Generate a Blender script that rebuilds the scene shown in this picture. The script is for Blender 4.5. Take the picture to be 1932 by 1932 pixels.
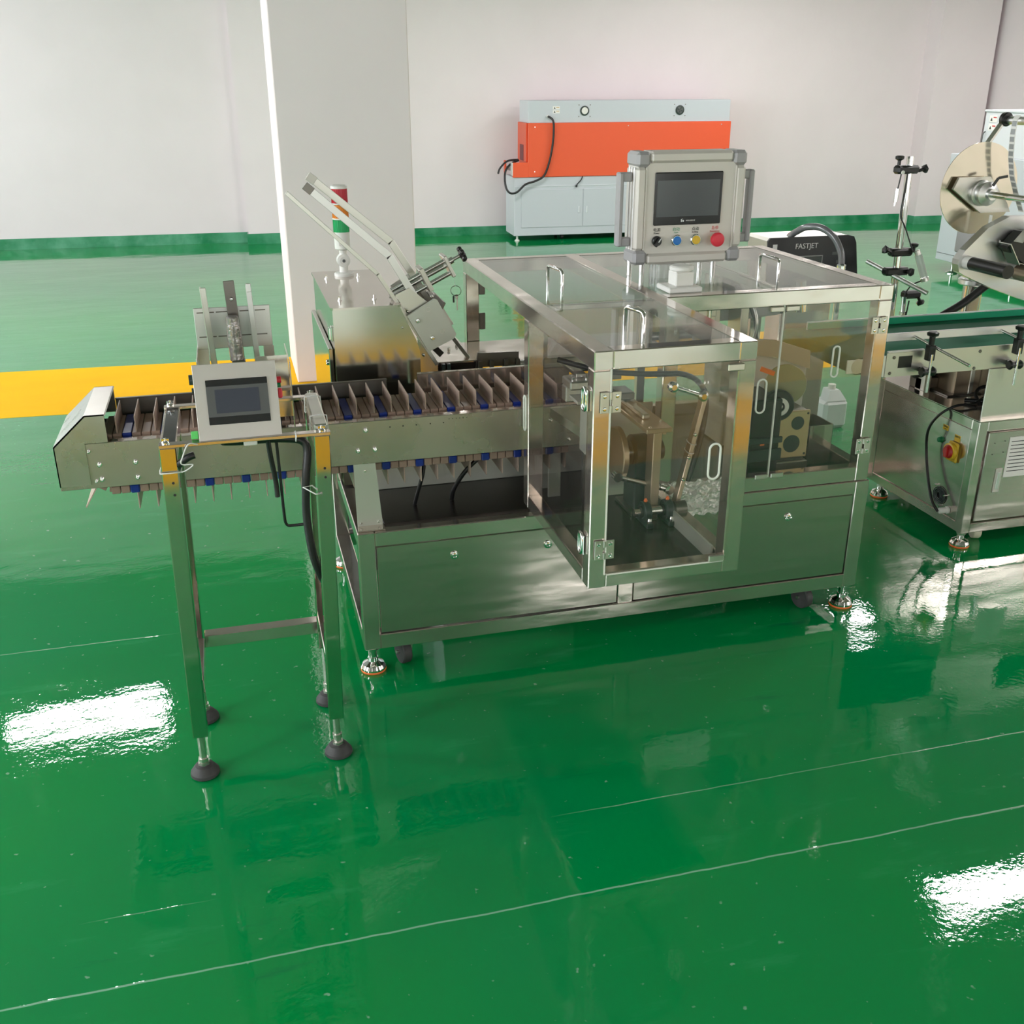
import bpy, math, random
from mathutils import Vector, Matrix
random.seed(7)
sc = bpy.context.scene
COL = sc.collection
for o in list(bpy.data.objects): bpy.data.objects.remove(o)

# ------------------------------------------------------------------ camera
YAW, PITCH, ROLL = .2620, .3966, -.0019
fw = Vector((math.sin(YAW)*math.cos(PITCH), math.cos(YAW)*math.cos(PITCH), -math.sin(PITCH)))
rt = Vector((math.cos(YAW), -math.sin(YAW), 0)); up = rt.cross(fw)
rr = rt*math.cos(ROLL)+up*math.sin(ROLL); uu = -rt*math.sin(ROLL)+up*math.cos(ROLL)
cd = bpy.data.cameras.new('camera'); cam = bpy.data.objects.new('camera', cd); COL.objects.link(cam)
cam.matrix_world = Matrix.Translation((-.277, -2.7797, 1.703)) @ Matrix((rr, uu, -fw)).transposed().to_4x4()
cd.sensor_width = 36; cd.lens = 36*1942.65/1932; cd.clip_end = 60; cd.clip_start = .05
sc.camera = cam

# ------------------------------------------------------------------ light and exposure
w = bpy.data.worlds.new('world'); sc.world = w; w.use_nodes = True
w.node_tree.nodes['Background'].inputs[0].default_value = (.75, .85, 1, 1)
w.node_tree.nodes['Background'].inputs[1].default_value = .6
vs = sc.view_settings
vs.view_transform = 'Standard'; vs.look = 'None'; vs.gamma = 1; vs.use_curve_mapping = False
vs.exposure = -0.04
sc.cycles.transparent_max_bounces = 32
sc.cycles.max_bounces = 10; sc.cycles.glossy_bounces = 6; sc.cycles.diffuse_bounces = 4
sc.cycles.use_denoising = True; sc.cycles.sample_clamp_indirect = 6
CEIL_Z = 3.95
LAMPS_AND_FILL = [(-1.78, 4.95, 52), (4.72, 4.85, 46), (4.2, 1.38, 46), (-4.5, 1.4, 66), (-4.6, -2.6, 90), (7.2, -5.0, 90),
         (7.0, -1.6, 80), (7.6, 5.2, 60), (3.0, -6.4, 22), (1.7, 6.3, 48), (5.4, 7.2, 36)]  # a few match floor reflections; the others are added to brighten the room
LAMP_W = 62
def area(name, loc, sx, sy, power, rot=(0, 0, 0), color=(1, .955, .95)):
    l = bpy.data.lights.new(name, 'AREA'); l.shape = 'RECTANGLE'; l.size = sx; l.size_y = sy
    l.energy = power; l.color = color
    o = bpy.data.objects.new(name, l); COL.objects.link(o); o.location = loc; o.rotation_euler = rot
    return o

# ------------------------------------------------------------------ materials
MATS = {}
def mat(name, col=(.8, .8, .8), rough=.5, metal=0., spec=.5, noise=None, bump=None, coat=0., emit=None, ior=1.5, rnoise=None, stretch=None):
    m = bpy.data.materials.new(name); m.use_nodes = True; nt = m.node_tree; N = nt.nodes; L = nt.links
    b = N['Principled BSDF']; b.inputs['Base Color'].default_value = (*col, 1)
    b.inputs['Roughness'].default_value = rough; b.inputs['Metallic'].default_value = metal
    b.inputs['Specular IOR Level'].default_value = spec; b.inputs['IOR'].default_value = ior
    b.inputs['Coat Weight'].default_value = coat; b.inputs['Coat Roughness'].default_value = .04
    if emit: b.inputs['Emission Color'].default_value = (*emit[0], 1); b.inputs['Emission Strength'].default_value = emit[1]
    tc = mp = None
    if noise or bump or rnoise:
        tc = N.new('ShaderNodeTexCoord'); mp = N.new('ShaderNodeMapping'); L.new(tc.outputs['Object'], mp.inputs[0])
        if stretch: mp.inputs['Scale'].default_value = stretch
    if noise:
        sc_, amt, col2 = noise
        n = N.new('ShaderNodeTexNoise'); n.inputs['Scale'].default_value = sc_; n.inputs['Detail'].default_value = 5; L.new(mp.outputs[0], n.inputs[0])
        r = N.new('ShaderNodeMapRange'); r.inputs[1].default_value = .35; r.inputs[2].default_value = .7; r.inputs[4].default_value = amt; L.new(n.outputs[0], r.inputs[0])
        x = N.new('ShaderNodeMix'); x.data_type = 'RGBA'; x.inputs['A'].default_value = (*col, 1); x.inputs['B'].default_value = (*col2, 1)
        L.new(r.outputs[0], x.inputs['Factor']); L.new(x.outputs['Result'], b.inputs['Base Color'])
    if rnoise:
        n = N.new('ShaderNodeTexNoise'); n.inputs['Scale'].default_value = rnoise[0]; n.inputs['Detail'].default_value = 4; L.new(mp.outputs[0], n.inputs[0])
        r = N.new('ShaderNodeMapRange'); r.inputs[1].default_value = .3; r.inputs[2].default_value = .7
        r.inputs[3].default_value = rnoise[1]; r.inputs[4].default_value = rnoise[2]; L.new(n.outputs[0], r.inputs[0]); L.new(r.outputs[0], b.inputs['Roughness'])
    if bump:
        n = N.new('ShaderNodeTexNoise'); n.inputs['Scale'].default_value = bump[0]; n.inputs['Detail'].default_value = 3; L.new(mp.outputs[0], n.inputs[0])
        bu = N.new('ShaderNodeBump'); bu.inputs['Strength'].default_value = bump[1]; bu.inputs['Distance'].default_value = bump[2]; L.new(n.outputs[0], bu.inputs['Height']); L.new(bu.outputs[0], b.inputs['Normal'])
    MATS[name] = m; return m
leg_steel = mat('polished_tube', (.66, .62, .56), .1, 1., rnoise=(9, .045, .10))
steel = mat('brushed_steel', (.70, .63, .575), .2, .9, rnoise=(14, .07, .17), noise=(5, .5, (.60, .54, .485)), stretch=(.5, 1, 1.5))
panel_steel = mat('panel_steel', (.56, .51, .46), .2, .92, rnoise=(4, .12, .2), bump=(1.8, .22, .016), stretch=(.3, 1, 3))
plate_steel = mat('conveyor_plate', (.46, .43, .38), .27, .88, rnoise=(5, .24, .32))
cab_steel = mat('cabinet_steel', (.58, .56, .50), .12, 1., rnoise=(5, .10, .15))
hood_steel = mat('hood_steel', (.46, .455, .42), .3, 1., rnoise=(9, .24, .36))
chrome = mat('chrome', (.82, .82, .81), .07, 1.)
satin = mat('satin_frame', (.66, .63, .59), .34, .55, rnoise=(12, .28, .42), noise=(9, .5, (.58, .555, .52)))
zinc = mat('zinc_steel', (.66, .65, .6), .3, 1.)
alu = mat('aluminium', (.74, .74, .73), .34, 1.)
plate_alu = mat('pale_anodised_plate', (.60, .62, .55), .45, .55)
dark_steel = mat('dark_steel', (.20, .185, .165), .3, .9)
black_top = mat('black_table', (.018, .014, .012), .22, 0., noise=(6, .6, (.035, .028, .024)))
black = mat('black_plastic', (.012, .012, .012), .32)
rubber = mat('black_rubber', (.035, .034, .034), .6, noise=(30, .6, (.07, .07, .07)))
casting = mat('dark_casting', (.03, .045, .042), .3)
brown = mat('brown_plastic', (.27, .185, .145), .42, noise=(18, .5, (.33, .24, .19)))
divider_m = mat('taupe_divider', (.44, .33, .27), .42, noise=(12, .5, (.50, .39, .32)))
slat_m = mat('dark_brown_slat', (.30, .20, .155), .4, noise=(20, .6, (.38, .27, .22)))
blue = mat('blue_slat', (.008, .03, .26), .28)
white_paint = mat('white_paint', (.80, .80, .80), .35)
grey_paint = mat('grey_paint', (.56, .585, .63), .4)
grey_side = mat('pale_paint', (.70, .72, .76), .42)
red_paint = mat('orange_red_paint', (.83, .105, .035), .38)
white_pl = mat('white_plastic', (.78, .77, .73), .35)
hmi_white = mat('panel_cream', (.63, .60, .55), .38, .15)
hmi_grey = mat('corner_grey', (.36, .355, .36), .42, .1)
screen_dark = mat('screen_glass', (.012, .014, .014), .12)
screen_grey = mat('screen_display', (.065, .075, .08), .16, noise=(6, .6, (.085, .10, .10)))
screen_blue = mat('screen_small_display', (.045, .052, .075), .3)
bezel_grey = mat('bezel_grey', (.10, .105, .105), .35)
blue_b = mat('blue_button', (.01, .17, .55), .3)
yellow_b = mat('yellow_button', (.75, .48, .03), .3)
red_b = mat('red_button', (.72, .035, .06), .38)
green_b = mat('green_button', (.005, .20, .07), .3)
orange = mat('orange_ring', (.85, .17, .03), .5)
lens_red = mat('red_lens', (.55, .01, .03), .2)
lens_amber = mat('amber_lens', (.80, .25, .01), .2)
lens_green = mat('green_lens', (.01, .42, .13), .2)
belt_g = mat('green_belt', (.012, .12, .062), .65, spec=.12)
rail_g = mat('green_rail', (.0, .34, .17), .4)
alu_rail = mat('bright_rail', (.82, .80, .80), .35, .6)
beige_steel = mat('plate_steel', (.66, .645, .59), .3, .9)
tan_disc = mat('polished_disc', (.78, .70, .56), .13, 1., noise=(3, .4, (.70, .64, .52)), bump=(3, .3, .02))
brass = mat('gold_plate', (.50, .40, .22), .4, .6)
brown_steel = mat('bronze_steel', (.50, .40, .30), .35, .8)
yellow_paint = mat('yellow_label', (.75, .55, .03), .5)
paper = mat('paper', (.85, .82, .80), .7)
black_print = mat('black_print', (.02, .02, .02), .6)
red_print = mat('red_print', (.6, .06, .06), .6)
green_print = mat('green_print', (.15, .4, .25), .6)
white_print = mat('white_print', (.8, .8, .8), .5)
cable_m = mat('cable_black', (.012, .012, .013), .38)
tie_m = mat('white_tie', (.8, .8, .78), .5)
cream = mat('cream_wheel', (.70, .66, .50), .4)
green_conn = mat('green_connector', (.12, .65, .15), .4)
wrap = mat('film_wrap', (.36, .34, .33), .2, .6, bump=(30, .6, .01))
label_grey = mat('label_grey', (.33, .34, .34), .4)
canvas = mat('silver_foil', (.95, .93, .94), .30, .45, bump=(22, .8, .03), stretch=(1, 1, 2))

def wall_material(name, col):
    m = mat(name, col, .62, noise=(2.2, .5, tuple(c*.94 for c in col)), bump=(7, .12, .02)); return m
wall_m = wall_material('painted_wall', (.86, .765, .785))
ceil_m = wall_material('painted_ceiling', (.22, .21, .205))
yellow_floor = mat('yellow_floor_paint', (.80, .45, .010), .6, spec=.06, noise=(4, .5, (.72, .39, .008)), bump=(6, .12, .02), stretch=(.4, 1, 1))

def epoxy():
    m = bpy.data.materials.new('green_epoxy'); m.use_nodes = True; nt = m.node_tree; N = nt.nodes; L = nt.links
    b = N['Principled BSDF']
    tc = N.new('ShaderNodeTexCoord')
    def noise(scale, det, st=(1, 1, 1), rough=.5):
        mp = N.new('ShaderNodeMapping'); mp.inputs['Scale'].default_value = st; L.new(tc.outputs['Object'], mp.inputs[0])
        n = N.new('ShaderNodeTexNoise'); n.inputs['Scale'].default_value = scale; n.inputs['Detail'].default_value = det; n.inputs['Roughness'].default_value = rough
        L.new(mp.outputs[0], n.inputs[0]); return n.outputs[0]
    def mr(v, a, b_, c, d):
        r = N.new('ShaderNodeMapRange'); r.inputs[1].default_value = a; r.inputs[2].default_value = b_; r.inputs[3].default_value = c; r.inputs[4].default_value = d
        L.new(v, r.inputs[0]); return r.outputs[0]
    def mix(f, a, b_):
        x = N.new('ShaderNodeMix'); x.data_type = 'RGBA'
        L.new(f, x.inputs['Factor'])
        if isinstance(a, tuple): x.inputs['A'].default_value = (*a, 1)
        else: L.new(a, x.inputs['A'])
        x.inputs['B'].default_value = (*b_, 1); return x.outputs['Result']
    def math_(op, a, b_=None):
        x = N.new('ShaderNodeMath'); x.operation = op
        for i, v in enumerate((a, b_)):
            if v is None: continue
            if isinstance(v, (int, float)): x.inputs[i].default_value = v
            else: L.new(v, x.inputs[i])
        return x.outputs[0]
    base = mix(mr(noise(.8, 4), .35, .65, 0, 1), (.0, .262, .050), (.0, .235, .064))
    base = mix(mr(noise(9, 6, (.25, 1, 1), .6), .60, .74, 0, .5), base, (.03, .36, .13))
    base = mix(mr(noise(6, 7, (.16, 1, 1), .65), .64, .72, 0, .7), base, (.0, .14, .05))       # trowel streaks
    base = mix(mr(noise(40, 2), .71, .76, 0, .6), base, (.30, .50, .38))
    base = mix(mr(noise(5.5, 4, (1, 1.6, 1), .7), .735, .765, 0, .45), base, (.28, .52, .38))                        # dust specks
    # trowelled joints: thin pale wobbling lines across the floor
    sep = N.new('ShaderNodeSeparateXYZ'); L.new(tc.outputs['Object'], sep.inputs[0])
    wob = mr(noise(7, 3), 0, 1, -.006, .006)
    seam = None
    for y0, x0, x1, wd, st in ((-1.063, -9, 9, .0032, .75), (-.79, .35, 9, .0022, .5), (.43, -1.3, -.55, .0028, .4), (-.62, -.9, -.1, .002, .0), (1.9, 3.2, 5.6, .004, .5), (-.86, -.75, -.45, .0018, .6)):
        d = math_('ABSOLUTE', math_('SUBTRACT', math_('ADD', sep.outputs[1], wob), y0))
        f = mr(d, wd*.5, wd, st, 0)
        a = mr(sep.outputs[0], x0, x0+.2, 0, 1); c = mr(sep.outputs[0], x1-.2, x1, 1, 0)
        f = math_('MULTIPLY', math_('MULTIPLY', f, a), c)
        seam = f if seam is None else math_('MAXIMUM', seam, f)
    base = mix(seam, base, (.30, .55, .40))
    L.new(base, b.inputs['Base Color'])
    b.inputs['Roughness'].default_value = .055; b.inputs['IOR'].default_value = 1.70
    L.new(mr(noise(3.5, 4, (.5, 1, 1)), .35, .7, .01, .04), b.inputs['Roughness'])
    h = math_('ADD', math_('MULTIPLY', noise(2.6, 3, (.45, 1, 1)), 1.7), math_('MULTIPLY', noise(70, 2), .075))
    h = math_('ADD', h, math_('MULTIPLY', seam, .12))
    bu = N.new('ShaderNodeBump'); bu.inputs['Strength'].default_value = 1; bu.inputs['Distance'].default_value = .003
    L.new(h, bu.inputs['Height']); L.new(bu.outputs[0], b.inputs['Normal'])
    return m
epoxy_m = epoxy()
def skirt_material():
    m = mat('green_skirting', (.0, .20, .07), .3, noise=(3.2, 1.0, (.13, .42, .26)), bump=(9, .4, .02)); return m
skirt_m = skirt_material()

def acrylic(name, tint, rough=.02, dust=.03, gain=.85):
    m = bpy.data.materials.new(name); m.use_nodes = True; nt = m.node_tree; N = nt.nodes; L = nt.links
    N.remove(N['Principled BSDF']); out = N['Material Output']
    t = N.new('ShaderNodeBsdfTransparent'); t.inputs[0].default_value = (*tint, 1)
    g = N.new('ShaderNodeBsdfGlossy'); g.inputs['Roughness'].default_value = rough; g.inputs[0].default_value = (gain, gain, gain, 1)
    d = N.new('ShaderNodeBsdfDiffuse'); d.inputs[0].default_value = (.75, .75, .74, 1)
    f = N.new('ShaderNodeFresnel'); gg = N.new('ShaderNodeNewGeometry'); ir = N.new('ShaderNodeMapRange')
    ir.inputs[3].default_value = 1.5; ir.inputs[4].default_value = 1/1.5; L.new(gg.outputs['Backfacing'], ir.inputs[0]); L.new(ir.outputs[0], f.inputs[0])
    tc = N.new('ShaderNodeTexCoord'); n = N.new('ShaderNodeTexNoise'); n.inputs['Scale'].default_value = 3; n.inputs['Detail'].default_value = 3
    L.new(tc.outputs['Object'], n.inputs[0])
    bu = N.new('ShaderNodeBump'); bu.inputs['Strength'].default_value = .2; bu.inputs['Distance'].default_value = .003; L.new(n.outputs[0], bu.inputs['Height'])
    L.new(bu.outputs[0], g.inputs['Normal'])
    a = N.new('ShaderNodeMixShader'); a.inputs[0].default_value = dust; L.new(t.outputs[0], a.inputs[1]); L.new(d.outputs[0], a.inputs[2])
    b = N.new('ShaderNodeMixShader'); L.new(f.outputs[0], b.inputs[0]); L.new(a.outputs[0], b.inputs[1]); L.new(g.outputs[0], b.inputs[2])
    L.new(b.outputs[0], out.inputs[0]); return m
glass = acrylic('clear_acrylic', (.95, .95, .93), .02, .012)
roof_glass = acrylic('roof_acrylic', (.90, .91, .90), .05, .16)
smoke = acrylic('tinted_acrylic', (.95, .935, .925), .03, .01, .4)
edge_m = mat('acrylic_edge', (.85, .88, .80), .25)

# ------------------------------------------------------------------ mesh builder
class M:
    def __init__(s): s.v = []; s.f = []; s.sm = []
    def add(s, vs_, fs, smooth=False):
        k = len(s.v); s.v += [tuple(v) for v in vs_]
        for f in fs: s.f.append([i+k for i in f]); s.sm.append(smooth)
        return s
    def box(s, x0, x1, y0, y1, z0, z1, c=0., T=None):
        if x1 < x0: x0, x1 = x1, x0
        if y1 < y0: y0, y1 = y1, y0
        if z1 < z0: z0, z1 = z1, z0
        c = min(c, .45*min(x1-x0, y1-y0, z1-z0))
        if c <= 0:
            P = [(x, y, z) for x in (x0, x1) for y in (y0, y1) for z in (z0, z1)]
            F = [(0, 1, 3, 2), (4, 6, 7, 5), (0, 4, 5, 1), (2, 3, 7, 6), (0, 2, 6, 4), (1, 5, 7, 3)]
        else:
            P = []; idx = {}
            X = ((x0, x0+c), (x1, x1-c)); Y = ((y0, y0+c), (y1, y1-c)); Z = ((z0, z0+c), (z1, z1-c))
            for i in (0, 1):
                for j in (0, 1):
                    for k in (0, 1):
                        for a in (0, 1, 2):
                            idx[i, j, k, a] = len(P)
                            P.append((X[i][0 if a == 0 else 1], Y[j][0 if a == 1 else 1], Z[k][0 if a == 2 else 1]))
            F = []
            for i in (0, 1):
                F.append([idx[i, j, k, 0] for j, k in ((0, 0), (1, 0), (1, 1), (0, 1))])
                F.append([idx[j, i, k, 1] for j, k in ((0, 0), (1, 0), (1, 1), (0, 1))])
                F.append([idx[j, k, i, 2] for j, k in ((0, 0), (1, 0), (1, 1), (0, 1))])
            for i in (0, 1):
                for j in (0, 1):
                    F.append([idx[i, j, 0, 0], idx[i, j, 1, 0], idx[i, j, 1, 1], idx[i, j, 0, 1]])
                    F.append([idx[i, 0, j, 0], idx[i, 1, j, 0], idx[i, 1, j, 2], idx[i, 0, j, 2]])
                    F.append([idx[0, i, j, 1], idx[1, i, j, 1], idx[1, i, j, 2], idx[0, i, j, 2]])
                    for k in (0, 1): F.append([idx[i, j, k, a] for a in (0, 1, 2)])
        if T is not None: P = [T @ Vector(p) for p in P]
        return s.add(P, F)
    def bar(s, p0, p1, w, h, upv=(0, 0, 1), c=.001, ext=0.):
        p0 = Vector(p0); p1 = Vector(p1); a = (p1-p0); n = a.length; a = a/n; u = Vector(upv); b = a.cross(u).normalized(); u = b.cross(a).normalized()
        T = Matrix((a, b, u)).transposed().to_4x4(); T.translation = p0
        return s.box(-ext, n+ext, -w/2, w/2, -h/2, h/2, c, T)
    def frame(s, a):
        a = Vector(a).normalized(); t = Vector((0, 0, 1)) if abs(a.z) < .9 else Vector((1, 0, 0))
        b = a.cross(t).normalized(); return a, b, a.cross(b)
    def lathe(s, p, axis, prof, n=20, caps=True):
        a, b, c = s.frame(axis); p = Vector(p)
        for (r0, t0), (r1, t1) in zip(prof, prof[1:]):
            V = []
            for r, t in ((r0, t0), (r1, t1)):
                for i in range(n):
                    g = 2*math.pi*i/n; V.append(p+a*t+(b*math.cos(g)+c*math.sin(g))*max(r, 1e-5))
            s.add(V, [(i, (i+1) % n, n+(i+1) % n, n+i) for i in range(n)], True)
        if caps:
            for r, t in (prof[0], prof[-1]):
                if r > 1e-4: s.add([p+a*t+(b*math.cos(2*math.pi*i/n)+c*math.sin(2*math.pi*i/n))*r for i in range(n)], [tuple(range(n))])
        return s
    def cyl(s, p0, p1, r, r2=None, n=16):
        d = Vector(p1)-Vector(p0); return s.lathe(p0, d, [(r, 0), (r if r2 is None else r2, d.length)], n)
    def prism(s, pts, off):
        pts = [Vector(p) for p in pts]; off = Vector(off); n = len(pts)
        return s.add(pts+[p+off for p in pts], [tuple(range(n)), tuple(range(2*n-1, n-1, -1))]+[(i, (i+1) % n, n+(i+1) % n, n+i) for i in range(n)])
    def tube(s, pts, r, n=8, closed=False, smooth=6, square=False):
        P = [Vector(p) for p in pts]
        if smooth > 1 and len(P) > 2:
            Q = []; m = len(P)
            rng = range(m) if closed else range(m-1)
            for i in rng:
                g = (lambda k: P[k % m]) if closed else (lambda k: P[max(0, min(m-1, k))])
                a, b, c, d = g(i-1), g(i), g(i+1), g(i+2)
                for k in range(smooth):
                    t = k/smooth
                    Q.append(.5*((2*b)+(c-a)*t+(2*a-5*b+4*c-d)*t*t+(3*b-a-3*c+d)*t**3))
            if not closed: Q.append(P[-1])
            P = Q
        m = len(P); V = []; prev = None
        for i in range(m):
            t = (P[(i+1) % m]-P[i-1]) if closed else (P[min(i+1, m-1)]-P[max(i-1, 0)])
            t.normalize()
            if prev is None: a, b, c = s.frame(t)
            else:
                b = (prev-t*prev.dot(t)); b = b.normalized() if b.length > 1e-6 else s.frame(t)[1]; c = t.cross(b)
            prev = b
            for k in range(n): g = 2*math.pi*k/n; V.append(P[i]+(b*math.cos(g)+c*math.sin(g))*r)
        F = [(i*n+k, i*n+(k+1) % n, ((i+1) % m)*n+(k+1) % n, ((i+1) % m)*n+k) for i in range(m if closed else m-1) for k in range(n)]
        s.add(V, F, True)
        if not closed: s.add(V[:n], [tuple(range(n))]); s.add(V[-n:], [tuple(range(n))])
        return s
    def stadium(s, c, du, dv, w, h, r):
        "ring of tube along a pill outline, du/dv unit vectors"
        c = Vector(c); du = Vector(du); dv = Vector(dv); P = []
        R = w/2
        for k in range(9): g = math.pi*k/8; P.append(c+du*(R*math.cos(g))+dv*(h/2-R+R*math.sin(g)))
        for k in range(9): g = math.pi+math.pi*k/8; P.append(c+du*(R*math.cos(g))+dv*(-h/2+R+R*math.sin(g)))
        return s.tube(P, r, 6, True, 1)
    def rot(s, T):
        s.v = [tuple(T @ Vector(v)) for v in s.v]; return s

ORG = {}
def finish(name, m, material, org):
    me = bpy.data.meshes.new(name); me.from_pydata([(v[0]-org[0], v[1]-org[1], v[2]-org[2]) for v in m.v], [], m.f)
    me.materials.append(material); me.polygons.foreach_set('use_smooth', m.sm)
    me.update()
    import bmesh
    bm = bmesh.new(); bm.from_mesh(me); bmesh.ops.recalc_face_normals(bm, faces=bm.faces); bm.to_mesh(me); bm.free()
    o = bpy.data.objects.new(name, me); COL.objects.link(o); return o
def thing(name, label, cat, loc, group=None):
    o = bpy.data.objects.new(name, None); COL.objects.link(o); o.location = loc; o.empty_display_size = .05
    o['label'] = label; o['category'] = cat
    if group: o['group'] = group
    ORG[o.name] = Vector(loc); return o
def part(name, m, material, parent, label=None, kind=None):
    p = parent; while_root = p
    while while_root.parent: while_root = while_root.parent
    org = ORG[while_root.name]
    o = finish(name, m, material, org); o.parent = parent
    if label: o['label'] = label
    if kind: o['kind'] = kind
    return o
def solo(name, m, material, label, cat, loc=None, group=None):
    if loc is None:
        zs = min(v[2] for v in m.v); loc = (sum(v[0] for v in m.v)/len(m.v), sum(v[1] for v in m.v)/len(m.v), zs)
    o = finish(name, m, material, loc); o.location = loc; o['label'] = label; o['category'] = cat; ORG[o.name] = Vector(loc)
    if group: o['group'] = group
    return o
def struct(name, m, material):
    o = finish(name, m, material, (0, 0, 0)); o['kind'] = 'structure'; ORG[o.name] = Vector((0, 0, 0)); return o
def copies(src, spots, parent=None, label=None):
    out = []
    for d in spots:
        c = src.copy(); COL.objects.link(c); c.location = src.location+Vector(d); c.parent = src.parent; out.append(c)
    return out
def text(name, body, size, T, material, parent, ext=.0003, align='CENTER'):
    cu = bpy.data.curves.new(name, 'FONT'); cu.body = body; cu.size = size; cu.extrude = ext; cu.align_x = align; cu.align_y = 'CENTER'
    tmp = bpy.data.objects.new(name, cu); COL.objects.link(tmp)
    dg = bpy.context.evaluated_depsgraph_get(); dg.update()
    me = bpy.data.meshes.new_from_object(tmp.evaluated_get(dg)); bpy.data.objects.remove(tmp)
    me.materials.clear(); me.materials.append(material)
    root = parent
    while root.parent: root = root.parent
    T = Matrix.Translation(-ORG[root.name]) @ T
    me.transform(T); o = bpy.data.objects.new(name, me); COL.objects.link(o); o.parent = parent
    return o
def facing(p, du, dn):
    "matrix with text x along du and z along dn (outward normal) at p"
    du = Vector(du).normalized(); dn = Vector(dn).normalized(); dv = dn.cross(du)
    T = Matrix((du, dv, dn)).transposed().to_4x4(); T.translation = Vector(p); return T
def bolt(p, n, r=.006, h=.005): return M().lathe(p, n, [(r, 0), (r, h*.5), (r*.72, h), (r*.3, h*1.05)], 10)
#SECTIONS
# ================================================================== the room
BG = Matrix.Rotation(-.047, 4, 'Z')
fl = struct('floor', M().box(-6.5, 10.5, -8.5, 10.6, -.05, 0), epoxy_m)
stripe = finish('painted_line', M().box(-6.4, 9, 3.09, 4.13, 0, .0012).rot(BG), yellow_floor, (0, 0, 0)); stripe.parent = fl; stripe['kind'] = 'structure'; stripe['label'] = 'broad yellow safety line painted on the green floor behind the machine'
stripe2 = finish('painted_line', M().box(-6.4, 9, -3.68, -2.68, 0, .0012).rot(Matrix.Rotation(-.01, 4, 'Z')), yellow_floor, (0, 0, 0)); stripe2.parent = fl; stripe2['kind'] = 'structure'
struct('wall_back', M().box(-6.6, 9.6, 9.67, 9.9, 0, CEIL_Z).rot(BG), wall_m)
struct('wall_right', M().box(8.62, 8.85, -9, 9.7, 0, CEIL_Z).rot(BG), wall_m)
m = M(); FW = -8.0
m.box(-6.6, 9.6, FW-.2, FW, 0, .25).box(-6.6, 9.6, FW-.2, FW, 1.45, CEIL_Z)
fill_spans = [(-4.8, -2.2), (-1.4, 1.2), (2.0, 4.6), (5.4, 8.0)]  # low front openings, unseen, added to brighten steel and pillar
xs_ = [-6.6]+[v for a in fill_spans for v in a]+[9.6]
for a, b in zip(xs_[::2], xs_[1::2]): m.box(a, b, FW-.2, FW, .25, 1.45)
struct('wall_front', m, wall_m)
# left wall with a band of daylight windows
m = M()
WX = -5.6
m.box(WX-.2, WX, -8.2, 10.4, 0, .95); m.box(WX-.2, WX, -8.2, 10.4, 3.1, CEIL_Z)
wins = [(-6.6, -4.6), (-3.2, -1.2), (.2, 2.2), (3.6, 5.6), (7.0, 9.0)]
ys = [-8.2]+[v for a in wins for v in a]+[10.4]
for a, b in zip(ys[::2], ys[1::2]): m.box(WX-.2, WX, a, b, .95, 3.1)
struct('wall_left', m, wall_m)
daylight = mat('daylight_glass', (.8, .85, .9), .3, emit=((.86, .93, 1), 2.2))
for i, (a, b) in enumerate(wins):
    f = M()
    for y in (a, (a+b)/2-.02, b-.04): f.box(WX-.12, WX-.06, y, y+.04, .95, 3.1, .004)
    for z in (.95, 3.06): f.box(WX-.12, WX-.06, a, b, z, z+.04, .004)
    wf = struct('window_%d' % (i+1), f, white_pl)
    for y0, y1 in ((a+.04, (a+b)/2-.02), ((a+b)/2+.02, b-.04)):
        o = finish('pane', M().box(WX-.1, WX-.092, y0, y1, .99, 3.06), daylight, (0, 0, 0)); o.parent = wf
    area('window_light', (WX+.02, (a+b)/2, 2.0), 1.9, 1.7, 85, (0, math.radians(-90), 0), (.90, .95, 1))
front_fill_m = mat('daylight_glass_front', (.8, .85, .9), .3, emit=((1, .96, .90), .6))  # made-up glow filling the added front openings
for i, (a, b) in enumerate(fill_spans):
    f = M()
    for x in (a, (a+b)/2-.02, b-.04): f.box(x, x+.04, FW-.12, FW-.06, .25, 1.45, .004)
    for z in (.25, 1.41): f.box(a, b, FW-.12, FW-.06, z, z+.04, .004)
    wf = struct('window_%d' % (i+6), f, white_pl)
    for x0, x1 in ((a+.04, (a+b)/2-.02), ((a+b)/2+.02, b-.04)):
        o = finish('pane', M().box(x0, x1, FW-.1, FW-.092, .29, 1.41), front_fill_m, (0, 0, 0)); o.parent = wf
    area('window_light', ((a+b)/2, FW+.02, .85), 2.4, 1.1, 14, (math.radians(90), 0, 0), (1, .95, .93))  # added fill light from behind the camera
struct('ceiling', M().box(-6.6, 10.5, -8.5, 10.6, CEIL_Z, CEIL_Z+.1), ceil_m)
# pilasters and skirting
struct('wall_pilaster', M().box(-.50, .95, 9.50, 9.68, 0, CEIL_Z).rot(BG), wall_m)
struct('wall_pier', M().box(7.78, 8.55, 9.38, 9.68, 0, CEIL_Z).rot(BG), wall_m)
struct('wall_column', M().box(.045, .802, 3.47, 4.12, 0, CEIL_Z, .006), wall_m)
sk = M().box(-6.4, -.50, 9.655, 9.67, 0, .115).box(.95, 7.78, 9.655, 9.67, 0, .10).box(-.515, .965, 9.485, 9.50, 0, .115).box(-.515, -.5, 9.5, 9.67, 0, .115)
sk.box(7.765, 8.55, 9.365, 9.38, 0, .10).box(7.765, 7.78, 9.38, 9.66, 0, .10)
struct('baseboard_back', sk.rot(BG), skirt_m)
struct('baseboard_right', M().box(8.605, 8.62, 4, 9.6, 0, .14).rot(BG), skirt_m)
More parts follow.
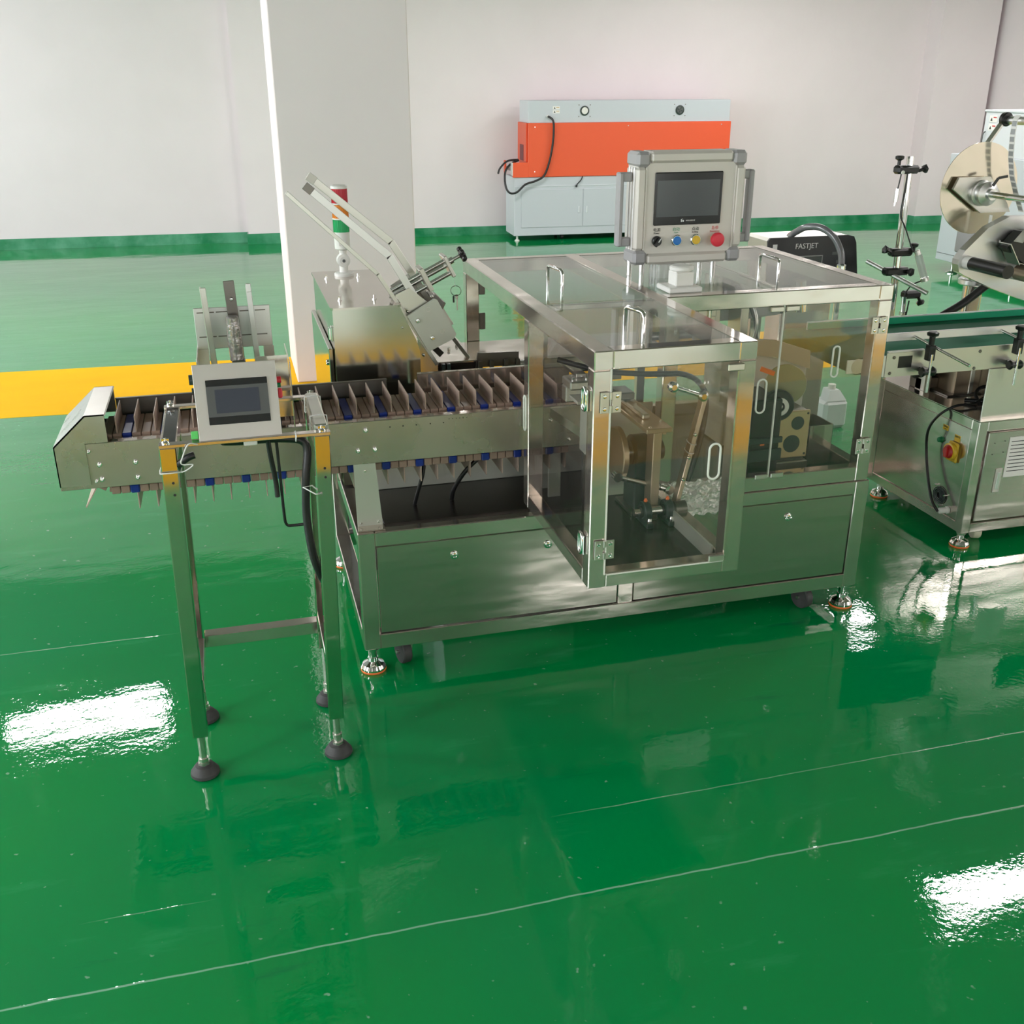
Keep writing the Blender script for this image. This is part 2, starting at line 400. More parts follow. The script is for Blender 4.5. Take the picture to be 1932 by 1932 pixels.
# ceiling lamps: some read from floor reflections, the rest added fill light
lamp_housing = white_paint
tube_m = mat('lamp_tube', (1, 1, 1), .4, emit=((1, .985, .96), 16))
for i, (x, y, pw) in enumerate(LAMPS_AND_FILL):
    t = thing('ceiling_light', 'white twin tube ceiling light hung above the factory floor', 'light', (x, y, 3.1), 'twin tube ceiling lights')
    part('housing', M().box(x-.62, x+.62, y-.16, y+.16, 3.16, 3.22, .008).box(x-.5, x-.48, y-.01, y+.01, 3.22, CEIL_Z).box(x+.48, x+.5, y-.01, y+.01, 3.22, CEIL_Z), lamp_housing, t)
    for s_ in (-1, 1): part('tube', M().cyl((x-.6, y+s_*.085, 3.135), (x+.6, y+s_*.085, 3.135), .02, n=10), tube_m, t)
    area('lamp_and_fill_light', (x, y, 3.10), 1.2, .26, pw)
# ================================================================== machine base
BW, BD, Z0, Z1 = 1.70, .845, .0854, .477
base = thing('machine_base', 'long low stainless steel machine base with lockable panels and black table', 'machine base', (.85, .42, 0))
C = .0025
for x in (0, BW-.05):
    for y in (0, BD-.05): part('post', M().box(x, x+.05, y, y+.05, Z0, Z1, C), steel, base)
part('post', M().box(.824, .874, 0, .05, Z0+.05, Z1-.045, C), steel, base)
part('post', M().box(.824, .874, BD-.05, BD, Z0+.05, Z1-.045, C), steel, base)
for y in (0, BD-.05):
    part('rail', M().box(.05, BW-.05, y, y+.05, Z0, Z0+.05, C), steel, base)
    part('rail', M().box(.05, BW-.05, y, y+.05, Z1-.046, Z1, C), steel, base)
for x in (0, BW-.05):
    part('rail', M().box(x, x+.05, .05, BD-.05, Z0, Z0+.05, C), steel, base)
    part('rail', M().box(x, x+.05, .05, BD-.05, Z1-.046, Z1, C), steel, base)
for x0, x1, locks in ((.053, .821, (.288, .584)), (.877, 1.647, (1.412,))):
    p = part('panel', M().box(x0, x1, .004, .012, Z0+.053, Z1-.049, .002), panel_steel, base)
    for lx in locks:
        part('lock', M().lathe((lx, .004, .375), (0, -1, 0), [(.0125, 0), (.0125, .004), (.009, .0045), (.009, .008), (.006, .0085), (.006, .006)], 18).box(lx-.0015, lx+.0015, -.0055, -.003, .370, .380), chrome, p)
    part('back_panel', M().box(x0, x1, BD-.012, BD-.004, Z0+.053, Z1-.049, .002), grey_side, base)
part('panel', M().box(BW-.012, BW-.004, .053, BD-.053, Z0+.053, Z1-.049, .002), panel_steel, base)
part('tabletop', M().box(.085, BW-.052, .047, BD-.052, Z1-.004, Z1+.006, .001), black_top, base, 'black painted table plate')
part('corner_plate', M().box(.0, .085, .012, BD-.02, Z1, Z1+.004, .001), steel, base)
part('inner_cabinet', M().box(.30, .78, .30, .74, Z0+.02, Z0+.34, .003), grey_side, base)
part('motor', M().cyl((.07, .55, .33), (.22, .55, .33), .035, n=18).box(.10, .18, .51, .59, .13, .30, .004), rubber, base)
part('support_plate', M().prism([(.008, .05, .481), (.082, .05, .481), (.068, .05, .70), (.006, .05, .70)], (0, .01, 0)), plate_alu, base, 'pale anodised plate carrying the conveyor')
for x, z in ((.018, .492), (.070, .492), (.038, .655)): part('screw', bolt((x, .05, z), (0, -1, 0), .004, .004), chrome, base)
def level_foot(x, y, parent, ztop, r=.039, ring=orange):
    f = part('levelling_foot', M().lathe((x, y, 0), (0, 0, 1), [(r, .008), (r, .014), (r*.86, .024), (r*.42, .034), (r*.40, .046), (r*.33, .047), (r*.33, ztop+.002)], 24)
             .lathe((x, y, ztop-.012), (0, 0, 1), [(r*.5, 0), (r*.5, .01)], 6), chrome, parent)
    part('rubber_ring', M().lathe((x, y, 0), (0, 0, 1), [(r*.97, 0), (r*1.03, .004), (r*.98, .010)], 24), ring, f)
for x, y in ((.026, .03), (1.672, .03), (.026, BD-.03), (1.672, BD-.03)): level_foot(x, y, base, Z0)
def caster(x, y, parent, r, mt, ztop, axis=(1, .25, 0)):
    a = Vector(axis).normalized(); c = Vector((x, y, r))
    k = part('caster', M().box(x-.03, x+.03, y-.03, y+.03, ztop-.006, ztop, .001).prism([c+a*.019+Vector((-a.y*-.0, 0, 0))+Vector((.012, 0, r*.9)), c+a*.019+Vector((-.012, 0, r*.9)), c+a*.019+Vector((-.008, 0, -.008)), c+a*.019+Vector((.008, 0, -.008))], a*.003)
             .cyl(c-a*.024, c+a*.026, .006, n=10), zinc, parent)
    part('wheel', M().lathe(c-a*.015, a, [(r*.5, 0), (r*.93, 0), (r, .004), (r, .026), (r*.93, .03), (r*.5, .03)], 24), mt, k)
caster(.125, .052, base, .041, rubber, Z0); caster(1.53, .052, base, .041, rubber, Z0); caster(.13, BD-.1, base, .038, rubber, Z0); caster(1.53, BD-.1, base, .038, rubber, Z0)

# ================================================================== guard enclosure
EX0, EX1, PY, EY1, ZR, W = .518, 1.690, -.561, .854, 1.122, .047
EXM = .937
enc = thing('guard_enclosure', 'stainless framed safety enclosure with clear acrylic doors and roof on machine base', 'enclosure', (1.1, .1, .485))
ZB = .505
def beam(n, *a, mt=steel): return part(n, M().box(*a, C), mt, enc)
for x, y, zb in ((EX0, PY, ZB), (EXM-W, PY, ZB), (EX0, 0, ZB), (EXM, 0, ZB-.026), (EX1-W, 0, ZB-.026), (EX0, EY1-W, ZB-.026), (EX1-W, EY1-W, ZB-.026)):
    beam('post', x, x+W, y, y+W, zb, ZR-W)
beam('roof_rail', EX0, EX0+W, PY, EY1, ZR-W, ZR)
beam('roof_rail', EXM-W, EXM, PY, EY1, ZR-W, ZR)
beam('roof_rail', EX1-W, EX1, 0, EY1, ZR-W, ZR)
beam('roof_rail', EX0+W, EXM-W, PY, PY+W, ZR-W, ZR)
beam('roof_rail', EXM, EX1-W, 0, W, ZR-W, ZR)
beam('roof_rail', EX0+W, EXM-W, EY1-W, EY1, ZR-W, ZR)
beam('roof_rail', EXM, EX1-W, EY1-W, EY1, ZR-W, ZR)
beam('roof_rail', 1.318, 1.345, W, EY1-W, ZR-.03, ZR-.004)
beam('roof_rail', EX0+W, EXM-W, -.004, .008, ZR-.02, ZR-.004)
for a in ((EX0+W, EXM-W, PY, PY+.04, ZB, ZB+.04), (EX0, EX0+.04, PY+W, 0, ZB, ZB+.04), (EXM-.04, EXM, PY+W, 0, ZB, ZB+.04),
          (EXM+W, EX1-W, 0, .04, ZB-.026, ZB+.025), (EX1-.04, EX1, W, EY1-W, ZB-.026, ZB+.025), (EXM+W, EX1-W, EY1-.04, EY1, ZB-.026, ZB+.025)):
    beam('bottom_rail', *a)
part('floor_plate', M().box(EX0+.04, EXM-.04, PY+.04, .02, ZB, ZB+.006), black_top, enc, 'black floor plate of the projecting bay')
part('bay_lip', M().box(EXM-.052, EXM-.046, -.50, -.06, ZB+.006, ZB+.05), plate_alu, enc)
# transparent panels, each a door or sheet of its own
def hinge(c, du, dn, parent, s_=.026, mt=zinc):
    c = Vector(c); du = Vector(du); dn = Vector(dn); dv = Vector((0, 0, 1)); m = M()
    T = Matrix((du, dn, dv)).transposed().to_4x4(); T.translation = c
    m.box(-s_, -.004, 0, .003, -s_, s_, .0008, T).box(.004, s_, 0, .003, -s_, s_, .0008, T)
    m.cyl(c+dn*.003-dv*s_*.95, c+dn*.003-dv*.008, .0042, n=8).cyl(c+dn*.003+dv*.008, c+dn*.003+dv*s_*.95, .0042, n=8)
    h = part('hinge', m, mt, parent)
    for a in (-.6, .6):
        for b in (-.6, .6): part('screw', bolt(c+du*s_*a+dv*s_*b+dn*.003, dn, .0052, .002), chrome, parent)
fd = part('door', M().box(EX0+W-.004, EXM-W+.006, PY-.002, PY+.003, ZB+.036, ZR-W+.004), glass, enc, 'clear acrylic front door of the projecting bay')
part('door_edge', M().box(EX0+W-.006, EX0+W-.003, PY-.003, PY+.004, ZB+.036, ZR-W+.004).box(EX0+W, EXM-W, PY-.003, PY+.003, ZB+.034, ZB+.037), edge_m, fd)
part('handle', M().stadium((.842, PY-.004, .822), (1, 0, 0), (0, 0, 1), .030, .094, .003), edge_m, fd)
hinge((.560, PY-.003, .998), (1, 0, 0), (0, -1, 0), enc); hinge((.557, PY-.003, .613), (1, 0, 0), (0, -1, 0), enc)
sd = part('door', M().box(EX0-.003, EX0+.002, PY+.04, -.002, ZB+.038, ZR-W+.002), smoke, enc, 'tinted acrylic side door of the projecting bay')
part('handle', M().stadium((EX0-.004, .022, .80), (0, 1, 0), (0, 0, 1), .022, .105, .003), edge_m, sd)
for z in (.995, .615):
    part('hinge', M().stadium((EX0-.006, PY+.05, z), (0, 1, 0), (0, 0, 1), .026, .056, .004).box(EX0-.006, EX0-.002, PY+.028, PY+.07, z-.026, z+.026, .001), chrome, enc)
rd = part('door', M().box(EXM-.002, EXM+.003, PY+.04, 0, ZB+.038, ZR-W+.002), glass, enc)
d1 = part('door', M().box(EXM+W-.004, 1.319, -.003, .002, ZB+.022, ZR-W+.004), glass, enc)
d2 = part('door', M().box(1.323, EX1-W+.004, -.003, .002, ZB+.022, ZR-W+.004), glass, enc)
part('door_edge', M().box(1.3175, 1.3205, -.0045, .003, ZB+.022, ZR-W+.004), edge_m, d1)
part('handle', M().stadium((1.266, -.006, .80), (1, 0, 0), (0, 0, 1), .03, .108, .003), edge_m, d1)
part('handle', M().stadium((1.512, -.006, .893), (1, 0, 0), (0, 0, 1), .022, .098, .003), edge_m, d2)
hinge((1.652, -.004, .999), (1, 0, 0), (0, -1, 0), enc); hinge((1.652, -.004, .603), (1, 0, 0), (0, -1, 0), enc)
for x, z in ((1.293, 1.069), (1.345, 1.069), (1.293, .532), (1.348, .532)): part('latch', M().box(x-.022, x+.022, -.010, -.003, z-.008, z+.008, .002), yellow_paint if False else zinc, enc)
for x, z in ((.880, 1.062), (.868, .552)): part('latch', M().box(x-.022, x+.022, PY-.009, PY-.002, z-.009, z+.009, .002), zinc, enc)
part('door', M().box(EX1-.002, EX1+.003, W, EY1-W, ZB+.02, ZR-W), glass, enc)
part('door', M().box(EXM+W, EX1-W, EY1-.003, EY1+.002, ZB+.02, ZR-W), glass, enc)
for z in (1.03, .905): part('hinge', M().box(EX0+W, EX0+W+.022, EY1-W-.002, EY1-W+.004, z-.03, z+.03, .002), dark_steel, enc)
def u_handle(p0, p1, h, parent):
    p0 = Vector(p0); p1 = Vector(p1); d = (p1-p0).normalized(); z = Vector((0, 0, 1)); r = .012
    part('handle', M().tube([p0, p0+z*(h-r), p0+z*(h-r*.3)+d*r*.3, p0+z*h+d*r, p1+z*h-d*r, p1+z*(h-r*.3)-d*r*.3, p1+z*(h-r), p1], .0055, 10, smooth=1), chrome, parent)
ZP = ZR-.001
r1 = part('roof_panel', M().box(EX0+W-.008, EXM-W+.008, .008, EY1-W+.008, ZP-.004, ZP), roof_glass, enc)
u_handle((.672, .175, ZP), (.662, .29, ZP), .06, r1)
r2 = part('roof_panel', M().box(EX0+W-.008, EXM-W+.008, PY+W-.008, -.002, ZP-.004, ZP), roof_glass, enc)
u_handle((.680, -.456, ZP), (.663, -.372, ZP), .062, r2)
r3 = part('roof_panel', M().box(EXM-.008, 1.318, W-.008, EY1-W+.008, ZP-.004, ZP), roof_glass, enc)
r4 = part('roof_panel', M().box(1.322, EX1-W+.008, W-.008, EY1-W+.008, ZP-.004, ZP), roof_glass, enc)
u_handle((1.408, .215, ZP), (1.410, .345, ZP), .055, r4)
# ================================================================== bucket conveyor
cv = thing('bucket_conveyor', 'long stainless bucket conveyor with brown divider plates and blue links', 'conveyor', (-.1, .17, .48))
part('side_plate', M().box(-.785, .522, .045, .050, .678, .806, .001), plate_steel, cv)
part('side_plate', M().box(.532, .70, .045, .050, .678, .806, .001), plate_steel, cv)
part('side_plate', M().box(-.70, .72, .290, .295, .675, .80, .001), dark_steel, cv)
part('top_lip', M().box(-.64, .522, .050, .082, .800, .806, .001), steel, cv)
part('top_lip', M().box(.532, .70, .050, .082, .800, .806, .001), steel, cv)
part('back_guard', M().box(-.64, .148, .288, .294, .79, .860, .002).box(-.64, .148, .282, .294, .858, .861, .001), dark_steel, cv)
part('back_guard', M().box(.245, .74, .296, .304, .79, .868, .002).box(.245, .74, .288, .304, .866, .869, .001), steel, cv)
prof = [(-.785, .690), (-.785, .805), (-.697, .885), (-.646, .885), (-.646, .808), (-.705, .808), (-.705, .690)]
hd = M().prism([(x, .041, z) for x, z in prof], (0, .004, 0)).prism([(x, .330, z) for x, z in prof], (0, .004, 0))
for a, b in zip(prof[:3], prof[1:4]):
    hd.prism([(a[0], .041, a[1]), (b[0], .041, b[1]), (b[0]+.003, .041, b[1]-.003), (a[0]+.003, .041, a[1]-.003)], (0, .293, 0))
part('end_hood', hd, hood_steel, cv, 'folded sheet steel hood over the conveyor end')
zt = .813
slat = part('slat', M().box(-.0118, .0118, .092, .272, zt-.014, zt, .0015), slat_m, cv)
bslat = part('slat', M().box(-.0118, .0118, .092, .272, zt-.013, zt+.001, .0015), blue, cv, 'blue link')
div = part('divider', M().box(-.0015, .0015, .096, .268, zt, zt+.046, .0006), divider_m, cv)
def put(src, x, dz=0, first=[set()]):
    if src.name not in first[0]:
        first[0].add(src.name); src.location = Vector((x, 0, dz)); return src
    c = src.copy(); COL.objects.link(c); c.location = Vector((x, 0, dz)); return c
for i in range(-26, 28):
    x = .005+i*.02525
    put(bslat if i % 4 == 0 else slat, x)
for k in range(-11, 15): put(div, -.0707+k*.0505)
zu = .640
us = part('lower_slat', M().box(-.0118, .0118, .088, .272, zu, zu+.022, .002), slat_m, cv)
ub = part('lower_slat', M().box(-.0122, .0122, .086, .274, zu-.001, zu+.024, .003), blue, cv, 'blue link')
ud = part('lower_divider', M().box(-.0015, .0015, .096, .268, zu-.052, zu, .0006), divider_m, cv)
for i in range(-24, 29):
    put(ub if i % 4 == 2 else us, -.045+i*.02525)
for k in range(-11, 15): put(ud, -.0407+k*.0505)
# links wrapping the end wheel
for i in range(8):
    g = math.radians(100+i*23); c = Vector((-.645, 0, .7265)); T = Matrix.Translation(c) @ Matrix.Rotation(-g, 4, 'Y')
    part('end_slat', M().box(.062, .082, .092, .272, -.0115, .0115, .001, T), blue if i in (1, 5) else slat_m, cv)
g = math.radians(238); T = Matrix.Translation((-.665, 0, .72)) @ Matrix.Rotation(-g, 4, 'Y')
part('end_divider', M().box(.06, .135, .096, .268, -.0015, .0015, 0, T), divider_m, cv)
for x, z, r in ((-.677, .746, .007), (-.676, .704, .007), (-.584, .745, .007), (-.584, .701, .007), (.046, .781, .007), (.021, .721, .007), (.070, .721, .007), (-.698, .786, .005), (-.69, .700, .005), (.60, .765, .006), (.66, .70, .006)):
    part('bolt', M().lathe((x, .0445, z), (0, -1, 0), [(r, 0), (r, .003), (r*.72, .003), (r*.72, .010), (r*.4, .0105), (r*.4, .006)], 12), chrome, cv)
holes = M()
for x in (.117, .155, .194, .235, .274): holes.lathe((x, .0446, .784), (0, -1, 0), [(.002, 0), (.002, .0004)], 8)
for i in range(6): holes.lathe((.291+i*.0105, .0446, .794), (0, -1, 0), [(.0014, 0), (.0014, .0004)], 8)
part('drilled_holes', holes, black_print, cv)
part('wheel', M().cyl((-.645, .10, .7265), (-.645, .26, .7265), .055, n=24), dark_steel, cv)
part('wheel', M().cyl((.69, .10, .7265), (.69, .26, .7265), .055, n=24), dark_steel, cv)
part('support_channel', M().box(.09, .80, .325, .34, .483, .64, .002), plate_alu, cv, 'pale steel support channel under the conveyor')
part('bracket', M().box(.62, .66, .12, .13, .483, .68, .001), plate_alu, cv)
part('bracket', M().prism([(.58, .2, .483), (.66, .2, .483), (.66, .2, .66), (.575, .2, .66)], (0, .006, 0)), plate_alu, cv)
# wires running down from the conveyor to the table
solo('cable', M().tube([(.235, .16, .655), (.225, .14, .60), (.21, .15, .54), (.20, .17, .485)], .006), cable_m, 'thin black cable dropping from the conveyor to the black table, left one', 'cable')
solo('cable', M().tube([(.42, .12, .655), (.36, .13, .60), (.325, .16, .53), (.32, .18, .485)], .007), cable_m, 'black cable curving down under the conveyor beside the enclosure post', 'cable')

# ================================================================== stand with small panel
st = thing('panel_stand', 'four-legged stainless tube stand with black rubber feet in front of the conveyor', 'stand', (-.295, -.25, 0))
LW = .038; ZS = .921
legs = {}
for n_, (x, y, zb) in enumerate(((-.492, -.40, .125), (-.140, -.40, .12), (-.492, -.135, .19), (-.140, -.135, .19))):
    dx = -.016 if y < -.3 else 0
    lg = M()
    T = Matrix.Shear('XY', 4, (0, 0)) if False else None
    lg.bar((x+LW/2+(.010 if x < -.3 else .012), y+LW/2, ZS), (x+LW/2-(.006 if x < -.3 else .006), y+LW/2, zb), LW, LW, (0, 1, 0), .0022)
    L_ = part('leg', lg, leg_steel, st)
    fx = x+LW/2-(.008 if x < -.3 else .007); fy = y+LW/2
    ft = part('foot', M().lathe((fx, fy, 0), (0, 0, 1), [(.034, 0), (.038, .004), (.037, .012), (.024, .030), (.016, .033)], 24), rubber, L_)
    part('stud', M().cyl((fx, fy, .03), (fx, fy, zb+.004), .0095, n=12).lathe((fx, fy, .030), (0, 0, 1), [(.016, 0), (.016, .011)], 6).lathe((fx, fy, .055 if x > -.3 else .043), (0, 0, 1), [(.014, 0), (.014, .010)], 6), zinc, L_)
for x in (-.492, -.14):
    xo = x+(.010 if x < -.3 else .012)
    part('top_bar', M().box(xo, xo+LW, -.36, -.06, ZS-.038, ZS, .002), steel, st)
    part('side_bar', M().box(x+.001, x+LW-.001, -.362, -.135, .235, .275, .002), steel, st)
part('cross_bar', M().box(-.455, -.138, -.128, -.090, .238, .276, .002), steel, st)
part('screen_rail', M().box(-.482, -.088, -.40, -.376, ZS, ZS+.008, .001), steel, st)
part('screen_rail', M().box(-.482, -.088, -.086, -.062, ZS, ZS+.008, .001), steel, st)
part('channel_cover', M().box(-.476, -.446, -.375, -.09, ZS, ZS+.003, .0008), screen_dark, st, 'dark mirror-like strip on the left top bar')  # dark colour imitates the ceiling mirrored in the bar top
part('cable_duct', M().box(-.124, -.092, -.372, -.09, ZS, ZS+.020, .003), zinc, st)
for x, y in ((-.466, -.388), (-.466, -.074), (-.108, -.388), (-.108, -.074)):
    part('wing_bolt', bolt((x, y, ZS+.008), (0, 0, 1), .009, .007).cyl((x, y, ZS+.01), (x, y, ZS+.022), .003, n=8).box(x-.009, x+.009, y-.0015, y+.0015, ZS+.013, ZS+.021, .001), chrome, st)
for x, z in ((-.460, .835), (-.460, .805), (-.108, .838), (-.108, .815)): part('drilled_hole', M().lathe((x, -.4005, z), (0, -1, 0), [(.0032, 0), (.0032, .0003)], 10), black_print, st)
def tie(pts, label, r=.0017): return solo('cable_tie', M().tube(pts, r, 6, True, 1), tie_m, label, 'cable tie')
def ring_xy(x0, x1, y0, y1, z): return [(x0, y0, z), ((x0+x1)/2, y0-.002, z), (x1, y0, z), (x1+.001, (y0+y1)/2, z), (x1, y1, z), ((x0+x1)/2, y1+.001, z), (x0, y1, z), (x0-.001, (y0+y1)/2, z)]
tie(ring_xy(-.486, -.44, -.404, -.358, .862), 'white cable tie round the top of the front left stand leg')
tie([(-.130, -.31, .905), (-.128, -.31, .944), (-.108, -.31, .946), (-.088, -.31, .944), (-.086, -.31, .90), (-.108, -.31, .88)], 'white cable tie round the cable duct, nearer the screen rail')
tie([(-.130, -.14, .905), (-.128, -.14, .944), (-.108, -.14, .946), (-.088, -.14, .944), (-.086, -.14, .90), (-.108, -.14, .88)], 'white cable tie at the far end of the cable duct')
tie([(-.170, -.406, .925), (-.170, -.388, .934), (-.170, -.372, .925), (-.170, -.388, .908)], 'white cable tie on the front screen rail right of the screen box')
tie([(-.163, -.39, .79), (-.135, -.405, .775), (-.120, -.404, .775), (-.140, -.37, .785)], 'white cable tie holding the thick cable to the right stand leg')
# small operator box
HT = Matrix.Translation((-.2955, -.388, .926)) @ Matrix.Rotation(math.radians(-15.5), 4, 'X') @ Matrix.Rotation(math.radians(1.0), 4, 'Z')
def hb(m_): return m_.rot(HT)
hm = thing('small_touch_screen', 'square stainless box with small dark touch screen on the four-legged stand', 'touch screen', (-.2955, -.36, .926))
part('housing', hb(M().box(-.0945, .0945, 0, .062, 0, .178, .002)), satin, hm)
part('front_frame', hb(M().box(-.0945, .0945, -.002, .0, 0, .178, .0008)), satin, hm)
part('screen', hb(M().box(-.068, .072, -.005, -.0015, .037, .141, .0008)), screen_dark, hm)
part('display', hb(M().box(-.068, .072, -.0056, -.005, .055, .126)).add([], []), bezel_grey, hm)
part('display', hb(M().box(-.049, .051, -.0062, -.0056, .063, .118)), screen_blue, hm)
part('emergency_button', hb(M().box(.0945, .106, .018, .04, .088, .112, .003)), red_b, hm)
part('button', hb(M().cyl((.0945, .03, .132), (.106, .03, .132), .008)), red_b, hm)
part('button', hb(M().cyl((.0945, .03, .120), (.104, .03, .120), .006)), green_b, hm)
part('knob', hb(M().cyl((-.0945, .025, .145), (-.104, .025, .145), .012).cyl((-.0945, .025, .12), (-.1, .025, .12), .006)), casting, hm)
for x in (-.085, -.07, -.04, .06, .085): part('screw', hb(M().cyl((x, .02, 0), (x, .02, -.006), .005, n=10)), chrome, hm)
part('connector', hb(M().box(-.112, -.096, .0, .02, .008, .026, .001)), green_conn, hm, 'green plug-in connector')
part('socket', hb(M().box(.004, .036, .01, .03, -.018, -.001, .002)), white_pl, hm)
# carton feeder behind the small screen
fe = thing('carton_feeder', 'small sheet steel carton feeder with upright guide bars behind the touch screen', 'feeder', (-.29, .1, .86))
m = M(); Yb = .10
m.box(-.388, -.188, Yb, Yb+.004, 1.030, 1.142, .001).box(-.390, -.360, Yb, Yb+.004, .93, 1.03).box(-.214, -.186, Yb, Yb+.004, .93, 1.03)
part('back_plate', m, alu, fe)
for z in (1.128, 1.062):
    for x0, x1 in ((-.380, -.335), (-.330, -.300), (-.268, -.243), (-.228, -.200)): part('slot', M().box(x0, x1, Yb-.0008, Yb, z, z+.003), dark_steel, fe)
part('guide_bar', M().bar((-.362, .04, 1.208), (-.350, .04, .93), .004, .024, (0, 1, 0)).bar((-.355, .03, 1.208), (-.343, .03, .93), .014, .003, (0, 1, 0)), zinc, fe)
part('guide_bar', M().bar((-.240, .04, 1.208), (-.232, .04, .93), .014, .003, (0, 1, 0)).bar((-.234, .05, 1.20), (-.226, .05, .93), .003, .02, (0, 1, 0)).box(-.246, -.233, .036, .043, 1.19, 1.212, .001), alu, fe)
part('centre_bar', M().bar((-.289, .05, 1.220), (-.278, .05, .93), .028, .004, (0, 1, 0)), dark_steel, fe)
part('bolt', bolt((-.286, .047, 1.172), (0, -1, 0), .005, .005), chrome, fe)
part('wrapped_roller', M().lathe((-.287, .02, 1.015), (-.02, -.02, 1), [(.018, 0), (.0185, .06), (.0165, .115), (.014, .118)], 16), wrap, fe, 'roller wrapped in grey film')
part('motor_block', M().box(-.301, -.266, .0, .036, .955, 1.018, .002), dark_steel, fe)
part('knob', M().cyl((-.312, -.004, .985), (-.258, -.004, .985), .007).cyl((-.300, -.012, .985), (-.27, -.012, .985), .010), black, fe)
part('side_plate', M().box(-.390, -.387, -.06, .16, .84, 1.035, .001).box(-.156, -.153, -.06, .16, .84, 1.02, .001), steel, fe)
part('front_plate', M().prism([(-.24, -.022, 1.03), (-.158, -.022, 1.03), (-.152, -.022, .86), (-.24, -.022, .86)], (0, .003, 0)), steel, fe)
part('base_bracket', M().box(-.38, -.16, .05, .28, .862, .868, .001), dark_steel, fe)
# cables on the stand
solo('power_cable', M().tube([(-.34, -.36, .915), (-.30, -.34, .905), (-.20, -.33, .90), (-.145, -.33, .88), (-.152, -.345, .80), (-.158, -.34, .70), (-.152, -.34, .60), (-.140, -.335, .54), (-.128, -.32, .50)], .0105, 10), cable_m, 'thick black cable hanging down beside the right front stand leg', 'cable')
solo('cable', M().tube([(-.235, -.34, .915), (-.232, -.33, .86), (-.225, -.32, .79), (-.224, -.32, .745)], .0062), cable_m, 'short black cable hanging loose below the touch screen box', 'cable')
solo('cable', M().tube([(-.215, -.33, .90), (-.213, -.32, .80), (-.212, -.31, .70), (-.208, -.30, .66), (-.190, -.30, .655), (-.155, -.31, .66)], .0038, smooth=4), cable_m, 'thin black wire bent like a hook between the stand legs', 'cable')
solo('cable', M().tube([(-.405, -.40, .90), (-.42, -.40, .895), (-.440, -.395, .88), (-.452, -.37, .86)], .009), cable_m, 'black cable looping from left stand leg to the touch screen', 'cable')
solo('wire_loop', M().tube([(-.395, -.40, .925), (-.415, -.41, .93), (-.430, -.42, .905), (-.435, -.415, .885), (-.41, -.415, .882), (-.425, -.41, .868), (-.438, -.405, .862)], .0016, 6), tie_m, 'thin pale wires looping from the green connector', 'wire')
# ================================================================== drive cabinet, signal tower, carton magazine
dc = thing('drive_cabinet', 'upright stainless drive cabinet with bolted lid, mirroring the yellow line', 'cabinet', (.13, .95, .485))
fr = [(.006, .385, .487), (.272, .385, .487), (.272, .385, .915), (.262, .385, .95), (.214, .385, 1.058), (.006, .385, 1.058)]
part('body', M().prism(fr, (0, .665, 0)), cab_steel, dc)
part('lid', M().prism([(.0, .391, 1.0585), (.008, .379, 1.0585), (.206, .379, 1.0585), (.218, .389, 1.0585), (.218, 1.056, 1.0585), (.0, 1.056, 1.0585)], (0, 0, .007)), steel, dc)
part('side_flange', M().box(-.010, .004, .43, 1.05, .487, .930, .002), cab_steel, dc)
part('latch', M().box(.001, .006, .42, .45, .955, 1.0, .002).box(-.006, .001, .428, .442, .957, .997, .002), chrome, dc)
part('latch', M().lathe((-.010, .46, .88), (-1, 0, 0), [(.009, 0), (.009, .006), (.005, .008)], 14), chrome, dc)
for x, y in ((.040, .90), (.150, .90), (.042, .50), (.150, .49)):
    part('screw', M().lathe((x, y, 1.0655), (0, 0, 1), [(.007, 0), (.007, .003), (.0035, .003), (.0035, .014)], 10), chrome, dc)
tw = thing('signal_tower', 'red amber and green signal tower light on the lid of the drive cabinet', 'signal light', (.091, .955, 1.0655))
tx, ty = .108, .955
TS = .785
def tz(z): return 1.0655+(z-1.0205)*TS
def ty_(prof): return M().lathe((tx, ty, 0), (0, 0, 1), [(r*TS*1.1, tz(z)) for r, z in prof], 24)
part('base', ty_([(.040, 1.0205), (.040, 1.030), (.037, 1.034), (.018, 1.036), (.017, 1.065)]), white_pl, tw)
part('knuckle', M().lathe((tx, ty-.019, tz(1.088)), (0, 1, 0), [(.014, 0), (.0228, .003), (.0228, .035), (.014, .038)], 24), white_pl, tw)
part('knuckle_screw', M().cyl((tx, ty-.021, tz(1.088)), (tx, ty-.018, tz(1.088)), .0055), bezel_grey, tw)
part('neck', ty_([(.018, 1.10), (.014, 1.12), (.016, 1.135)]), white_pl, tw)
part('lower_body', ty_([(.020, 1.133), (.031, 1.140), (.032, 1.207)]), white_pl, tw)
part('label', M().prism([(tx-.014, ty-.0279, tz(1.155)), (tx+.009, ty-.0279, tz(1.155)), (tx+.009, ty-.0279, tz(1.175)), (tx-.014, ty-.0279, tz(1.175))], (0, .0008, 0)), paper, tw)
def lens(z0, z1, mt, nm):
    L_ = part('lens', ty_([(.0315, z0), (.0315, z1)]), mt, tw, nm)
    rb = M()
    for i in range(28): g = 2*math.pi*i/28; rb.box(-.0008, .0008, -.0007, .0007, tz(z0), tz(z1), 0, Matrix.Translation((tx+(.0249*1.1)*math.cos(g), ty+(.0249*1.1)*math.sin(g), 0)))
    part('ribs', rb, mt, L_, kind='stuff')
lens(1.209, 1.266, lens_green, 'green lens'); lens(1.272, 1.330, lens_amber, 'amber lens'); lens(1.336, 1.398, lens_red, 'red lens')
for z in (1.207, 1.267, 1.331): part('ring', ty_([(.033, z), (.033, z+.006)]), white_pl, tw)
part('cap', ty_([(.033, 1.398), (.033, 1.409), (.026, 1.413)]), white_pl, tw)
